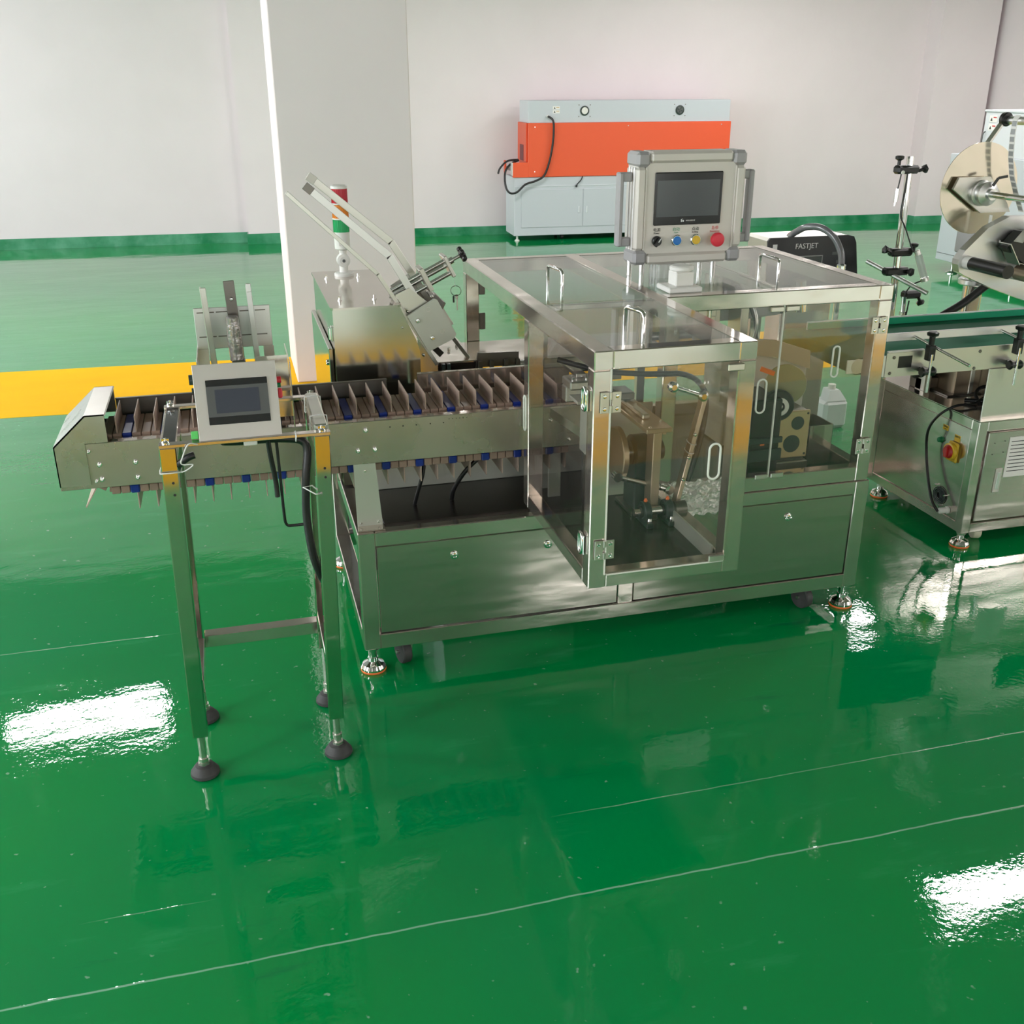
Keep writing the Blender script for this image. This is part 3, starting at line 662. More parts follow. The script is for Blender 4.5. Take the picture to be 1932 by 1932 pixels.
# magazine
mg = thing('carton_magazine', 'tilted carton magazine with three long bent steel guide arms beside signal tower', 'carton magazine', (.35, .5, .87))
def arm(pts, wd, th, mt, nm, yv):
    m_ = M()
    for a, b in zip(pts, pts[1:]): m_.bar(a, b, th, wd, (0, 1, 0) if yv else (-.45, 0, .85), .0008, .002)
    return part(nm, m_, mt, mg)
arm([(-.099, .42, 1.401), (.155, .42, 1.156), (.215, .42, 1.059), (.330, .42, .862)], .014, .012, zinc, 'guide_arm', True)
arm([(-.044, .42, 1.420), (.194, .42, 1.208), (.285, .42, 1.050)], .006, .022, alu, 'guide_arm', True)
arm([(-.022, .56, 1.436), (.221, .56, 1.231), (.345, .56, 1.030)], .006, .022, zinc, 'guide_arm', True)
part('end_tab', M().bar((-.046, .42, 1.4215), (-.025, .42, 1.403), .024, .008, (0, 1, 0)), dark_steel, mg)
part('end_tab', M().bar((-.026, .55, 1.4385), (-.004, .55, 1.421), .026, .006, (0, 1, 0)), hmi_white, mg)
pl = [(.236, 1.027), (.323, 1.076), (.333, 1.072), (.391, .962), (.383, .948), (.300, .910)]
part('side_plate', M().prism([(x, .388, z) for x, z in pl], (0, .012, 0)), plate_alu, mg, 'pale anodised side plate')
part('side_plate', M().prism([(x+.012, .60, z+.004) for x, z in pl], (0, .010, 0)), plate_alu, mg)
part('channel', M().prism([(.205, .41, 1.09), (.250, .41, 1.11), (.31, .41, 1.06), (.34, .41, 1.00), (.30, .41, .93)], (0, .006, 0)), zinc, mg)
part('channel', M().prism([(.215, .575, 1.09), (.275, .575, 1.125), (.34, .575, 1.07), (.37, .575, 1.0), (.31, .575, .93)], (0, .006, 0)), zinc, mg)
part('cross_plate', M().bar((.30, .50, .95), (.36, .50, 1.06), .19, .008, (-.8, 0, .5)), dark_steel, mg)
for x, z in ((.268, 1.012), (.313, .955)): part('bolt', bolt((x, .388, z), (0, -1, 0), .008, .008).cyl((x, .38, z), (x, .372, z), .0035, n=8), chrome, mg)
for x, z in ((.303, 1.045), (.347, .972)): part('bolt_hole', M().lathe((x, .3885, z), (0, -1, 0), [(.008, 0), (.008, .002), (.0055, .002), (.0055, -.002)], 14), zinc, mg)
for x, z in ((.24, 1.04), (.318, 1.083), (.222, .992), (.285, .90)): part('bolt', bolt((x, .39, z), (-.6, -.3, .4), .005, .008), chrome, mg)
dr = Vector((.169, 0, .082)).normalized(); pe = Vector((-dr.z, 0, dr.x))
for o_, y in ((.012, .49), (-.012, .53), (-.030, .49)):
    a = Vector((.20, y, 1.075))+pe*o_; part('slide_rod', M().cyl(a, a+dr*.215, .008, n=12), chrome, mg)
e = Vector((.388, .50, 1.167)); T = Matrix((dr, (0, 1, 0), pe)).transposed().to_4x4(); T.translation = e
part('end_block', M().box(-.006, .006, -.03, .045, -.045, .028, .002, T), zinc, mg)
T2 = T.copy(); T2.translation = e-dr*.085
part('mid_block', M().box(-.008, .008, -.03, .045, -.05, .03, .002, T2), zinc, mg)
part('spindle', M().cyl(e, e+dr*.05, .006, n=12).cyl(e+dr*.01, e+dr*.022, .011, n=14), chrome, mg)
k = M(); kc = e+dr*.058
k.lathe(kc-dr*.012, dr, [(.008, 0), (.016, .006), (.016, .016), (.012, .020)], 18)
for i in range(5):
    g = 2*math.pi*i/5; v = (Vector((0, 1, 0))*math.cos(g)+pe*math.sin(g)); k.lathe(kc-dr*.009+v*.018, dr, [(.006, 0), (.009, .005), (.009, .011), (.006, .015)], 10)
part('star_knob', k, black, mg)
part('foot_bar', M().bar((.385, .44, .945), (.455, .47, .850), .012, .012, (0, 1, 0)), zinc, mg)
part('foot_bar', M().bar((.315, .42, .925), (.352, .44, .885), .02, .006, (0, 1, 0)), dark_steel, mg)
part('arm_bracket', M().bar((.335, .55, 1.075), (.41, .55, .955), .016, .008, (0, 1, 0)), zinc, mg)
kr = thing('key_ring', 'small steel key ring with keys hanging from the magazine end block', 'keys', (.415, .50, 1.02))
part('ring', M().tube([(.415+.017*math.cos(t*.785), .495+.006*math.sin(t*.785), 1.078+.015*math.sin(t*.785)) for t in range(8)], .0013, 6, True, 3), dark_steel, kr)
part('cord', M().tube([(.402, .498, 1.15), (.408, .496, 1.12), (.414, .495, 1.093)], .0006, 5), tie_m, kr)
part('key', M().box(.412, .422, .494, .496, 1.052, 1.066, .001).box(.416, .4205, .494, .496, 1.015, 1.054), zinc, kr)
part('key', M().box(.404, .410, .494, .497, 1.040, 1.062, .001), casting, kr)
# pusher housing behind the dividers
ph = thing('transfer_housing', 'black transfer housing with steel top behind the bucket dividers', 'housing', (.37, .60, .485))
part('housing', M().box(.335, .465, .42, .80, .487, .858, .004), black_top, ph)
part('top_plate', M().box(.333, .467, .418, .802, .858, .866, .002), steel, ph)
for x, y in ((.40, .56), (.44, .62), (.36, .74)): part('bolt', bolt((x, y, .866), (0, 0, 1), .006, .012), chrome, ph)
for x in (.345, .362): part('finger', M().box(x, x+.012, .405, .418, .78, .862, .001), casting, ph)
gp = thing('comb_guide', 'dark steel guide plate with comb fingers behind the conveyor dividers', 'guide plate', (.52, .42, .80))
part('plate', M().prism([(.452, .40, .82), (.462, .40, .893), (.600, .40, .889), (.600, .40, .845), (.47, .40, .845)], (0, .008, 0)), dark_steel, gp)
for x in (.462, .500, .548, .588): part('finger', M().box(x, x+.013, .386, .399, .79, .868, .001), dark_steel, gp)
part('base_bar', M().box(.45, .95, .372, .40, .778, .80, .002), dark_steel, gp)
part('leg', M().box(.50, .53, .375, .398, .485, .778, .002).box(.87, .90, .375, .398, .485, .778, .002), zinc, gp)
ld = thing('transfer_table', 'flat stainless transfer plate at the back inside the enclosure', 'table plate', (.85, .66, .80))
part('plate', M().box(.48, 1.18, .50, .80, .826, .834, .002), steel, ld)
part('front_lip', M().box(.60, 1.18, .492, .50, .79, .834, .001), alu, ld)
for x in (.52, .84, 1.14): part('leg', M().box(x, x+.03, .70, .73, .485, .826, .002), zinc, ld)
part('guide_rod', M().cyl((.56, .47, .82), (1.15, .47, .82), .008).cyl((.56, .45, .80), (1.15, .45, .80), .007), chrome, ld)

# ================================================================== main operator panel
hp = thing('operator_panel', 'large cream operator panel with touch screen, coloured buttons and side handles above the enclosure', 'control panel', (1.13, .36, 1.122))
hx0, hx1, hy0, hy1, hz0, hz1 = .950, 1.317, .31, .405, 1.163, 1.503
part('rear_housing', M().box(hx0+.006, hx1-.006, hy0+.012, hy1, hz0+.006, hz1-.006, .004), hmi_white, hp)
part('front_plate', M().box(hx0+.034, hx1-.034, hy0+.006, hy0+.014, hz0+.034, hz1-.034), hmi_white, hp)
cs = .045
for x in (hx0, hx1):
    s_ = 1 if x == hx0 else -1
    part('frame_profile', M().box(x, x+s_*.034, hy0, hy1-.002, hz0+cs, hz1-cs, .008).box(x+s_*.03, x+s_*.036, hy0+.002, hy0+.01, hz0+cs, hz1-cs, .001), hmi_white, hp)
    for yy in (.33, .35, .37): part('side_rib', M().box(x-s_*.002, x, yy, yy+.007, hz0+cs, hz1-cs, .0008), alu_rail, hp)
    for z in (hz0, hz1-cs): part('corner_block', M().box(x-.001*s_, x+s_*cs, hy0-.001, hy1, z, z+cs, .009), hmi_grey, hp)
    # side handle
    xb = x-s_*.046
    h_ = part('handle', M().box(xb, xb+s_*.016, hy0+.028, hy0+.062, 1.218, 1.442, .004), hmi_grey, hp)
    for z in (1.218, 1.414): part('handle_bracket', M().box(xb+s_*.010, x-s_*.0005, hy0+.034, hy0+.056, z, z+.028, .003), hmi_grey, h_)
for z in (hz0, hz1-.034): part('frame_profile', M().box(hx0+cs, hx1-cs, hy0, hy1-.002, z, z+.034, .008), hmi_white, hp)
scx0, scx1, scz0, scz1 = 1.012, 1.240, 1.283, 1.442
part('screen_bezel', M().box(scx0, scx1, hy0+.001, hy0+.007, scz0, scz1, .003), screen_dark, hp)
part('display', M().box(scx0+.007, scx1-.010, hy0+.0004, hy0+.0012, scz0+.026, scz1-.024), screen_grey, hp)
text('screen_logo', 'G▮', .010, facing((1.112, hy0+.0004, scz0+.013), (1, 0, 0), (0, -1, 0)), white_print, hp) if False else part('screen_logo', M().box(1.104, 1.107, hy0+.0002, hy0+.001, scz0+.009, scz0+.019).box(1.104, 1.110, hy0+.0002, hy0+.001, scz0+.0175, scz0+.019).cyl((1.1115, hy0+.0002, scz0+.012), (1.1115, hy0+.001, scz0+.012), .003, n=10), white_print, hp)
text('screen_lettering', 'wecontrol', .0075, facing((1.136, hy0+.0006, scz0+.0135), (1, 0, 0), (0, -1, 0)), white_print, hp)
BZ = 1.236
bx = [(1.026, '电源', 'Power', black_print), (1.092, '启动', 'Start', green_print), (1.157, '点动', 'Inching', black_print), (1.225, '急停', 'Emergency', red_print)]
for x, zh, en, mt_ in bx:
    text('button_caption', zh, .0125, facing((x, hy0+.0056, BZ+.033), (1, 0, 0), (0, -1, 0)), mt_, hp)
    text('button_caption', en, .0075, facing((x, hy0+.0056, BZ+.0235), (1, 0, 0), (0, -1, 0)), mt_, hp)
def btn(x, mt_, nm, r=.0178):
    b_ = part(nm, M().lathe((x, hy0+.006, BZ), (0, -1, 0), [(r, 0), (r, .010), (r*.86, .013), (r*.78, .013)], 24), chrome, hp)
    part('cap', M().lathe((x, hy0+.006, BZ), (0, -1, 0), [(r*.78, .008), (r*.76, .0145), (r*.6, .0155)], 24), mt_, b_)
btn(1.092, blue_b, 'push_button'); btn(1.157, yellow_b, 'push_button')
kn = part('selector_switch', M().lathe((1.026, hy0+.006, BZ), (0, -1, 0), [(.0155, 0), (.0155, .009), (.0135, .011)], 24), black, hp)
T = Matrix.Translation((1.026, hy0-.005, BZ)) @ Matrix.Rotation(math.radians(35), 4, 'Y')
part('lever', M().box(-.0055, .0055, -.012, .0, -.018, .012, .002, T), black, kn)
part('pointer', M().box(-.0015, .0015, -.0128, -.0118, -.002, .012, 0, T), white_print, kn)
em = part('emergency_stop', M().cyl((1.225, hy0+.006, BZ), (1.225, hy0-.016, BZ), .013), yellow_b, hp)
part('mushroom_head', M().lathe((1.225, hy0-.012, BZ), (0, -1, 0), [(.013, -.004), (.0215, 0), (.0225, .006), (.0215, .012), (.017, .0145), (.006, .016)], 28), red_b, em)
# four posts and the clear round neck below
for x, y in ((.957, .36), (1.004, .372), (1.207, .373), (1.248, .36)):
    part('post', M().cyl((x, y, .86), (x, y, hz0+.01), .0085, n=14), chrome, hp)
part('carriage', M().box(.93, 1.28, .345, .395, .84, .862, .003), zinc, hp)
part('base_flange', M().box(.962, 1.068, .045, .145, ZR, ZR+.016, .003), white_pl, hp, 'white square flange on the roof')
part('neck_block', M().box(.990, 1.048, .065, .125, ZR+.016, ZR+.058, .003), white_pl, hp)
part('neck_ring', M().lathe((1.019, .095, ZR+.058), (0, 0, 1), [(.030, 0), (.036, .004), (.036, .012), (.030, .016)], 28), white_pl, hp)  # ring imitates the mirrored underside of the panel
part('neck_tube', M().cyl((1.06, .34, 1.10), (1.06, .34, hz0), .04, n=28), acrylic('clear_neck', (.88, .89, .87), .04, .3), hp, 'clear plastic neck')
# ================================================================== mechanisms inside the enclosure
ZT = .511
cr = thing('crank_drive', 'crank wheel with dark gearmotor and connecting rod inside the projecting bay', 'crank drive', (.80, -.09, ZT))
wc = Vector((.757, -.09, .69))
part('crank_wheel', M().lathe(wc, (1, 0, 0), [(.076, 0), (.080, .002), (.080, .016), (.076, .018)], 40), brown_steel, cr)
part('hub', M().lathe(wc+Vector((.018, 0, 0)), (1, 0, 0), [(.026, 0), (.026, .018), (.018, .020), (.018, .034)], 20), chrome, cr)
part('gear_housing', M().lathe(wc+Vector((.048, 0, 0)), (1, 0, 0), [(.034, 0), (.052, .006), (.052, .05), (.040, .058), (.030, .060), (.030, .10)], 24).box(wc.x+.05, wc.x+.10, wc.y-.045, wc.y+.045, ZT, .69, .004), casting, cr)
part('base_plate', M().box(.79, .88, -.16, -.02, ZT, ZT+.012, .002), dark_steel, cr)
a, b = Vector((.745, -.15, .640)), Vector((.905, -.16, .588))
part('connecting_rod', M().cyl(a, b, .0075), zinc, cr)
for p in (a, b): part('rod_end', M().cyl(p+Vector((0, -.012, 0)), p+Vector((0, .012, 0)), .014).cyl(p, p+(b-a).normalized()*(.03 if p is a else -.03), .010), chrome, cr)
bs = thing('shaft_bearings', 'short shaft in two dark pillow block bearings on the bay floor', 'bearings', (.85, -.215, ZT))
sh = part('shaft', M().cyl((.775, -.215, .548), (.925, -.215, .548), .012, n=18), chrome, bs)
for x in (.80, .868):
    pb = part('pillow_block', M().lathe((x, -.215, .548), (1, 0, 0), [(.018, 0), (.030, 0), (.032, .003), (.032, .019), (.030, .022), (.018, .022)], 24).box(x, x+.022, -.26, -.17, ZT, ZT+.016, .003).box(x+.002, x+.020, -.235, -.195, ZT+.01, .548, .002), casting, bs)
    for y in (-.252, -.178): part('bolt', bolt((x+.011, y, ZT+.016), (0, 0, 1), .0075, .014), chrome, pb)
    part('inner_ring', M().lathe((x-.004, -.215, .548), (1, 0, 0), [(.012, 0), (.019, 0), (.019, .004)], 18), black, pb)
    part('grease_cap', M().lathe((x+.011, -.215, .579), (0, 0, 1), [(.005, 0), (.006, .003), (.003, .010)], 10), orange, pb)
sa = thing('swing_arm', 'flat brown steel swing arm with ball-ended link rising from the bearings', 'lever', (.93, -.19, .548))
p0, p1 = Vector((.915, -.19, .55)), Vector((.998, -.16, .868))
part('arm', M().bar(p0, p1, .014, .030, (0, 1, 0), .002, .014), brown_steel, sa)
part('clamp', M().cyl((.900, -.215, .548), (.935, -.215, .548), .022, n=20), dark_steel, sa)
lk = part('link', M().cyl((.893, -.175, .905), (.985, -.178, .872), .0065), chrome, sa)
for p in ((.893, -.175, .905), (.985, -.178, .872)): part('rod_end', M().lathe(Vector(p)+Vector((0, -.012, 0)), (0, 1, 0), [(.008, 0), (.015, .004), (.015, .018), (.008, .022)], 16), chrome, lk)
for t_ in (.25, .45, .66): part('bolt', bolt(p0.lerp(p1, t_)+Vector((-.004, -.016, 0)), (0, -1, 0), .006, .005), chrome, sa)
for t_ in (.5, .58): c_ = p0.lerp(p1, t_); part('cable_tie', M().tube([c_+Vector((-.012, -.017, 0)), c_+Vector((.006, -.018, -.004)), c_+Vector((.012, .014, 0)), c_+Vector((-.010, .014, .004))], .0016, 6, True, 3), tie_m, sa)
solo('air_hose', M().tube([(.60, -.02, .965), (.70, -.09, .945), (.80, -.13, .938), (.88, -.15, .937), (.93, -.15, .933), (.975, -.15, .912), (1.005, -.155, .868), (1.0, -.17, .80), (.975, -.185, .70), (.95, -.19, .62)], .008, 10), cable_m, 'black air hose curving over to the top of the swing arm', 'hose')
pt = thing('pusher_shelf', 'bronze coloured pusher shelf with slide rail on a post in the bay', 'pusher shelf', (.83, -.05, ZT))
part('shelf_plate', M().box(.785, .862, -.26, .16, .800, .814, .002), brown_steel, pt)
part('slide_rail', M().box(.808, .830, -.17, .14, .814, .828, .003), zinc, pt)
part('carriage', M().box(.796, .842, -.02, .06, .828, .850, .003), dark_steel, pt)
part('post', M().box(.832, .858, -.20, -.15, ZT, .800, .002).box(.858, .868, -.205, -.18, .775, .80, .001), brown_steel, pt)
part('backing_plate', M().box(.72, .935, .060, .066, .487, .79, .001), satin, pt, 'pale backing plate')
for x, y in ((.80, -.245), (.85, -.20)): part('screw', bolt((x, y, .814), (0, 0, 1), .004, .003), chrome, pt)
sb = thing('pusher_slide', 'steel pusher slide with small white sensor hanging inside the bay', 'slide unit', (.70, -.1, .93))
part('cross_bar', M().box(.565, .93, .075, .11, .915, .945, .003), zinc, sb)
part('clamp_block', M().box(.60, .68, -.14, -.06, .905, .93, .004).box(.60, .68, -.10, -.06, .86, .905, .003), alu, sb)
part('arm_plate', M().box(.63, .66, -.10, .09, .93, .942, .002), zinc, sb)
part('sensor', M().box(.700, .735, -.115, -.10, .878, .918, .002), white_pl, sb, 'white sensor')
part('sensor_bracket', M().box(.68, .71, -.098, -.09, .90, .93, .001), black, sb)
part('hanging_plate', M().box(.575, .60, -.36, -.30, .79, .935, .002).box(.545, .605, -.365, -.295, .935, .943, .001), plate_alu, sb)
for x in (.615, .655): part('bolt', bolt((x, -.12, .93), (0, 0, 1), .006, .006), chrome, sb)
part('hanger', M().box(.90, .93, .08, .105, .945, 1.075, .002).box(.57, .60, .08, .105, .945, 1.075, .002), zinc, sb)
tr = thing('drip_tray', 'bent grey sheet chute sloping along the left side of the bay', 'chute', (.64, -.1, .70))
part('chute', M().prism([(.590, .10, .80), (.72, .07, .80), (.70, -.20, .79), (.645, -.22, .79)], (0, 0, .003)).prism([(.590, .10, .80), (.645, -.22, .79), (.645, -.22, .765), (.590, .10, .775)], (.003, 0, 0)), zinc, tr)
part('support', M().box(.66, .69, -.12, -.09, .511, .79, .002), zinc, tr)
# crumpled silver film over the frame rail
import itertools
m = M(); nx, nz = 34, 14; P = []
for j in range(nz+1):
    for i in range(nx+1):
        x = .942+i*(.242/nx); z = .425+j*(.118/nz)+.004*math.sin(i*1.1); P.append((x, -.010+random.uniform(-.0055, .0035)-(.012 if j in (3, 9) else 0)*random.random(), z))
m.add(P, [(j*(nx+1)+i, j*(nx+1)+i+1, (j+1)*(nx+1)+i+1, (j+1)*(nx+1)+i) for j in range(nz) for i in range(nx)])
solo('silver_film', m, canvas, 'crumpled silver protective film on the frame rail behind the clear bay door', 'film')
# tape or glue unit on the right
gu = thing('glue_unit', 'black drive unit with green-tan disc and white hub behind right-hand doors', 'glue unit', (1.37, .12, .485))
part('motor_body', M().box(1.275, 1.385, .06, .22, .487, .765, .006), black, gu)
part('motor_fins', M().box(1.27, 1.39, .05, .06, .56, .60, .002).box(1.27, 1.39, .05, .06, .62, .64, .002), casting, gu)
part('red_marks', M().box(1.315, 1.33, .0585, .06, .612, .618).box(1.315, 1.33, .0585, .06, .592, .598), orange, gu)
part('disc', M().lathe((1.425, .13, .79), (-.35, -.94, 0), [(.066, 0), (.068, .002), (.066, .006)], 40), mat('tan_plastic_disc', (.33, .31, .16), .35), gu, 'translucent green-tan disc')
part('black_wheel', M().lathe((1.384, .10, .735), (-.2, -.98, 0), [(.050, 0), (.052, .004), (.052, .018), (.048, .022)], 36), black, gu)
part('white_hub', M().lathe((1.379, .075, .735), (-.2, -.98, 0), [(.017, .002), (.030, .003), (.030, .008), (.017, .009), (.017, .004)], 30, False), white_pl, gu)
part('hub_screw', M().lathe((1.379, .075, .735), (-.2, -.98, 0), [(.010, 0), (.010, .008), (.005, .012)], 16), zinc, gu)
part('orange_clip', M().bar((1.325, .12, .852), (1.365, .10, .838), .014, .014), orange, gu)
gb = thing('gearbox_block', 'gold coloured block with two round dark openings behind right-hand doors', 'gearbox', (1.46, .16, .485))
part('front_plate', M().box(1.402, 1.512, .10, .112, .545, .705, .002), brass, gb)
part('block', M().box(1.404, 1.510, .112, .24, .53, .703, .003), dark_steel, gb)
for x, z, r in ((1.468, .664, .023), (1.452, .594, .030)): part('opening', M().cyl((x, .0985, z), (x, .102, z), r, n=28), casting, gb)
for x, z in ((1.41, .555), (1.503, .695), (1.503, .556)): part('screw', bolt((x, .10, z), (0, -1, 0), .004, .002), black, gb)
part('foot', M().box(1.39, 1.52, .10, .25, .487, .53, .003), zinc, gb)
bn = thing('scrap_bin', 'open-topped square stainless bin at the right inside the enclosure', 'bin', (1.60, .22, .485))
for a_ in ((1.555, 1.645, .165, .168), (1.555, 1.645, .287, .29), (1.555, 1.558, .165, .29), (1.642, 1.645, .165, .29)):
    part('wall', M().box(*a_, .49, .625, .0008), steel, bn)
part('bottom', M().box(1.555, 1.645, .165, .29, .487, .491), steel, bn)
wb = thing('feeder_housing', 'cream housing plate with rounded cut-out behind the black drive unit', 'housing', (1.50, .46, .485))
cut = [(1.335, .772), (1.345, .800), (1.37, .812), (1.41, .812), (1.46, .80), (1.50, .775)]
part('side_panel', M().prism([(1.33, .40, .66), (1.33, .40, .835), (1.46, .40, .825), (1.66, .40, .772), (1.655, .40, .52), (1.55, .40, .52), (1.50, .40, .66)], (0, .006, 0)), hmi_white, wb)
part('back_box', M().box(1.36, 1.64, .42, .60, .487, .76, .004), hmi_white, wb)
part('guide_band', M().prism([(1.39, .385, .885), (1.52, .385, .872), (1.66, .385, .825), (1.665, .385, .760), (1.52, .385, .812), (1.39, .385, .832)], (0, .012, 0)), mat('tan_sheet', (.50, .41, .30), .35, .3), wb, 'tan curved guide band')
for x, z in ((1.64, .745), (1.638, .70)): part('rivet', bolt((x, .40, z), (0, -1, 0), .004, .002), black, wb)
part('thin_rod', M().cyl((1.50, .37, .76), (1.49, .37, .52), .002).cyl((1.535, .37, .755), (1.52, .37, .52), .002), zinc, wb)
ih = thing('print_head', 'grey cylinder and tube fittings hanging below the roof at right', 'print head', (1.5, .5, .9))
part('motor', M().cyl((1.46, .55, .955), (1.60, .55, .965), .042, n=24), hmi_grey, ih)
part('end_cap', M().cyl((1.60, .55, .965), (1.63, .55, .967), .040, n=24), black, ih)
part('bracket', M().box(1.44, 1.47, .50, .60, .83, 1.075, .002), zinc, ih)
part('rod', M().cyl((1.47, .50, 1.02), (1.62, .50, 1.03), .010), black, ih)
part('nozzle', M().cyl((1.60, .40, 1.07), (1.615, .40, .965), .020, n=20), chrome, ih)
part('bundle', M().tube([(1.40, .48, 1.05), (1.43, .44, 1.0), (1.455, .42, .93), (1.47, .43, .87), (1.52, .46, .83)], .007), cable_m, ih)
part('bundle', M().tube([(1.41, .47, 1.06), (1.44, .42, .99), (1.45, .40, .93), (1.45, .42, .86)], .005), alu, ih)
vb = thing('valve_block', 'grey pneumatic valve block with brass fittings under the roof behind the bay corner', 'valve block', (1.25, .5, .93))
part('body', M().box(1.13, 1.335, .48, .56, .945, .975, .003), bezel_grey if False else zinc, vb)
part('manifold', M().box(1.12, 1.30, .47, .50, .99, 1.005, .002), chrome, vb)
for i in range(7): part('fitting', M().cyl((1.20+i*.018, .48, .945), (1.20+i*.018, .47, .925), .005), chrome, vb)
part('panel', M().box(1.34, 1.46, .60, .606, .90, 1.075, .002), grey_side, vb)
part('label_plate', M().box(1.37, 1.405, .594, .599, .985, 1.055, .001), grey_paint, vb)
part('rail', M().cyl((1.08, .50, .885), (1.36, .50, .885), .015), alu, vb)
part('bracket', M().box(1.34, 1.36, .50, .60, .834, 1.075, .002), zinc, vb)
# ================================================================== discharge conveyor and labelling machine
cx0, cx1, cy0, cy1, cz = 1.83, 3.25, .36, .88, .79
dv = thing('belt_conveyor', 'green belt conveyor with steel side plates entering the enclosure from the right', 'conveyor', (2.5, .6, .52))
part('side_plate', M().prism([(x, cy0, z) for x, z in ((1.955, .714), (1.955, .802), (3.25, .802), (3.25, .714))], (0, .004, 0)), beige_steel, dv)
part('side_plate', M().box(1.955, cx1, cy1-.004, cy1, .714, .80), beige_steel, dv)
part('end_bracket', M().box(1.865, 1.955, cy0+.003, cy0+.007, .715, .792, .001).box(1.80, 1.87, cy0+.006, cy0+.01, .735, .785, .001), alu, dv)
part('side_window', M().box(2.005, 2.06, cy0-.001, cy0, .745, .788), black, dv, 'rectangular opening in the side plate')
part('belt', M().box(1.845, cx1, cy0+.012, cy1-.012, cz-.006, cz).box(1.845, cx1, cy0+.012, cy1-.012, cz-.062, cz-.058), belt_g, dv)
part('end_roller', M().lathe((1.845, cy0+.012, cz-.031), (0, 1, 0), [(.031, 0), (.031, cy1-cy0-.024)], 24), belt_g, dv)
part('roller_cap', M().lathe((1.845, cy0+.004, cz-.031), (0, 1, 0), [(.012, 0), (.026, .001), (.028, .007)], 20), cream, dv)
part('edge_strip', M().box(1.96, 2.11, cy0+.002, cy0+.012, .802, .808, .001), alu_rail, dv)
part('roller_bolt', bolt((1.91, cy0+.003, .755), (0, -1, 0), .010, .008), chrome, dv)
part('guide_rail', M().box(1.90, cx1, .418, .426, .828, .858, .002), alu_rail, dv)
part('guide_rail', M().box(1.90, cx1, .812, .820, .792, .818, .002), rail_g, dv, 'bright green guide strip')
part('guide_rail', M().box(1.90, cx1, .821, .829, .785, .822, .002), alu_rail, dv)
for x, z in ((1.985, .785), (1.975, .728), (2.345, .785), (2.33, .722)): part('bolt', bolt((x, cy0, z), (0, -1, 0), .006, .004), dark_steel, dv)
for x in (2.105, 2.475):
    y = .325
    cl = part('rail_clamp', M().box(x-.012, x+.014, y-.014, y+.016, .775, .832, .003), black, dv)
    part('knob', M().lathe((x, y, .832), (0, 0, 1), [(.010, 0), (.011, .03), (.020, .034), (.022, .044), (.018, .047)], 5), black, cl)
    part('knob', M().lathe((x-.03, y-.004, .735), (1, 0, 0), [(.014, 0), (.018, .006), (.012, .02), (.012, .034), (.018, .048), (.014, .056)], 16).box(x-.012, x+.014, y-.01, cy0, .726, .744, .002), black, cl)
    part('rod', M().cyl((x, y-.012, .66), (x, y-.012, .80), .0055, n=10), chrome, cl)
    part('rod', M().cyl((x-.005, .42, .842), (x+.045, .165, .792), .0055, n=10), chrome, cl)
part('support_plate', M().box(2.395, 2.70, .352, .358, .52, .716, .001), beige_steel, dv)
part('support_leg', M().box(2.62, 2.68, .40, .80, .52, .714, .002).box(2.42, 2.45, .74, .80, .52, .714, .002), zinc, dv)

lm = thing('labelling_cabinet', 'stainless steel labelling machine cabinet with rotary switch at the right edge', 'cabinet', (2.95, .62, 0))
X0, X1, Y0_, Y1_, z0, z1 = 2.372, 3.45, .325, .975, .062, .519
for x in (X0, X1-.04):
    for y in (Y0_, Y1_-.04): part('post', M().box(x, x+.04, y, y+.04, z0, z1, C), steel, lm)
for y in (Y0_, Y1_-.04):
    for z in (z0, z1-.04): part('rail', M().box(X0+.04, X1-.04, y, y+.04, z, z+.04, C), steel, lm)
for x in (X0, X1-.04):
    for z in (z0, z1-.04): part('rail', M().box(x, x+.04, Y0_+.04, Y1_-.04, z, z+.04, C), steel, lm)
part('top', M().box(X0+.002, X1-.002, Y0_+.002, Y1_-.002, z1-.002, z1+.002), steel, lm)
sp = part('side_panel', M().box(X0+.002, X0+.008, Y0_+.042, Y1_-.042, z0+.042, z1-.042, .001), panel_steel, lm)
dd = part('door', M().box(X0+.052, X0+.56, Y0_+.001, Y0_+.012, z0+.045, z1-.045, .003), panel_steel, lm)
part('door_handle', M().box(2.482, 2.512, Y0_-.003, Y0_+.002, .225, .325, .003), hmi_white, dd)
part('recess', M().box(2.490, 2.504, Y0_-.006, Y0_-.002, .240, .310, .003), alu, dd)
for x, z in ((2.455, .43), (2.50, .435), (2.452, .385), (2.50, .39)): part('rivet', M().lathe((x, Y0_, z), (0, -1, 0), [(.002, 0), (.002, .001)], 8), black, dd)
pp = part('notice', M().box(2.520, 2.66, Y0_-.0005, Y0_+.0005, .285, .448), paper, dd)
nl = M()
for i in range(9): nl.box(2.530, 2.650-.02*(i % 3), Y0_-.0009, Y0_-.0004, .428-i*.015, .431-i*.015)
part('printed_lines', nl, black_print, pp, kind='stuff')
part('bottom_plate', M().box(X0+.04, X1-.04, Y0_+.04, Y1_-.04, z0+.004, z0+.010), dark_steel, lm)
part('rear_panel', M().box(X0+.04, X1-.04, Y1_-.012, Y1_-.004, z0+.04, z1-.04), panel_steel, lm)
part('right_panel', M().box(X1-.008, X1-.002, Y0_+.04, Y1_-.04, z0+.04, z1-.04), panel_steel, lm)
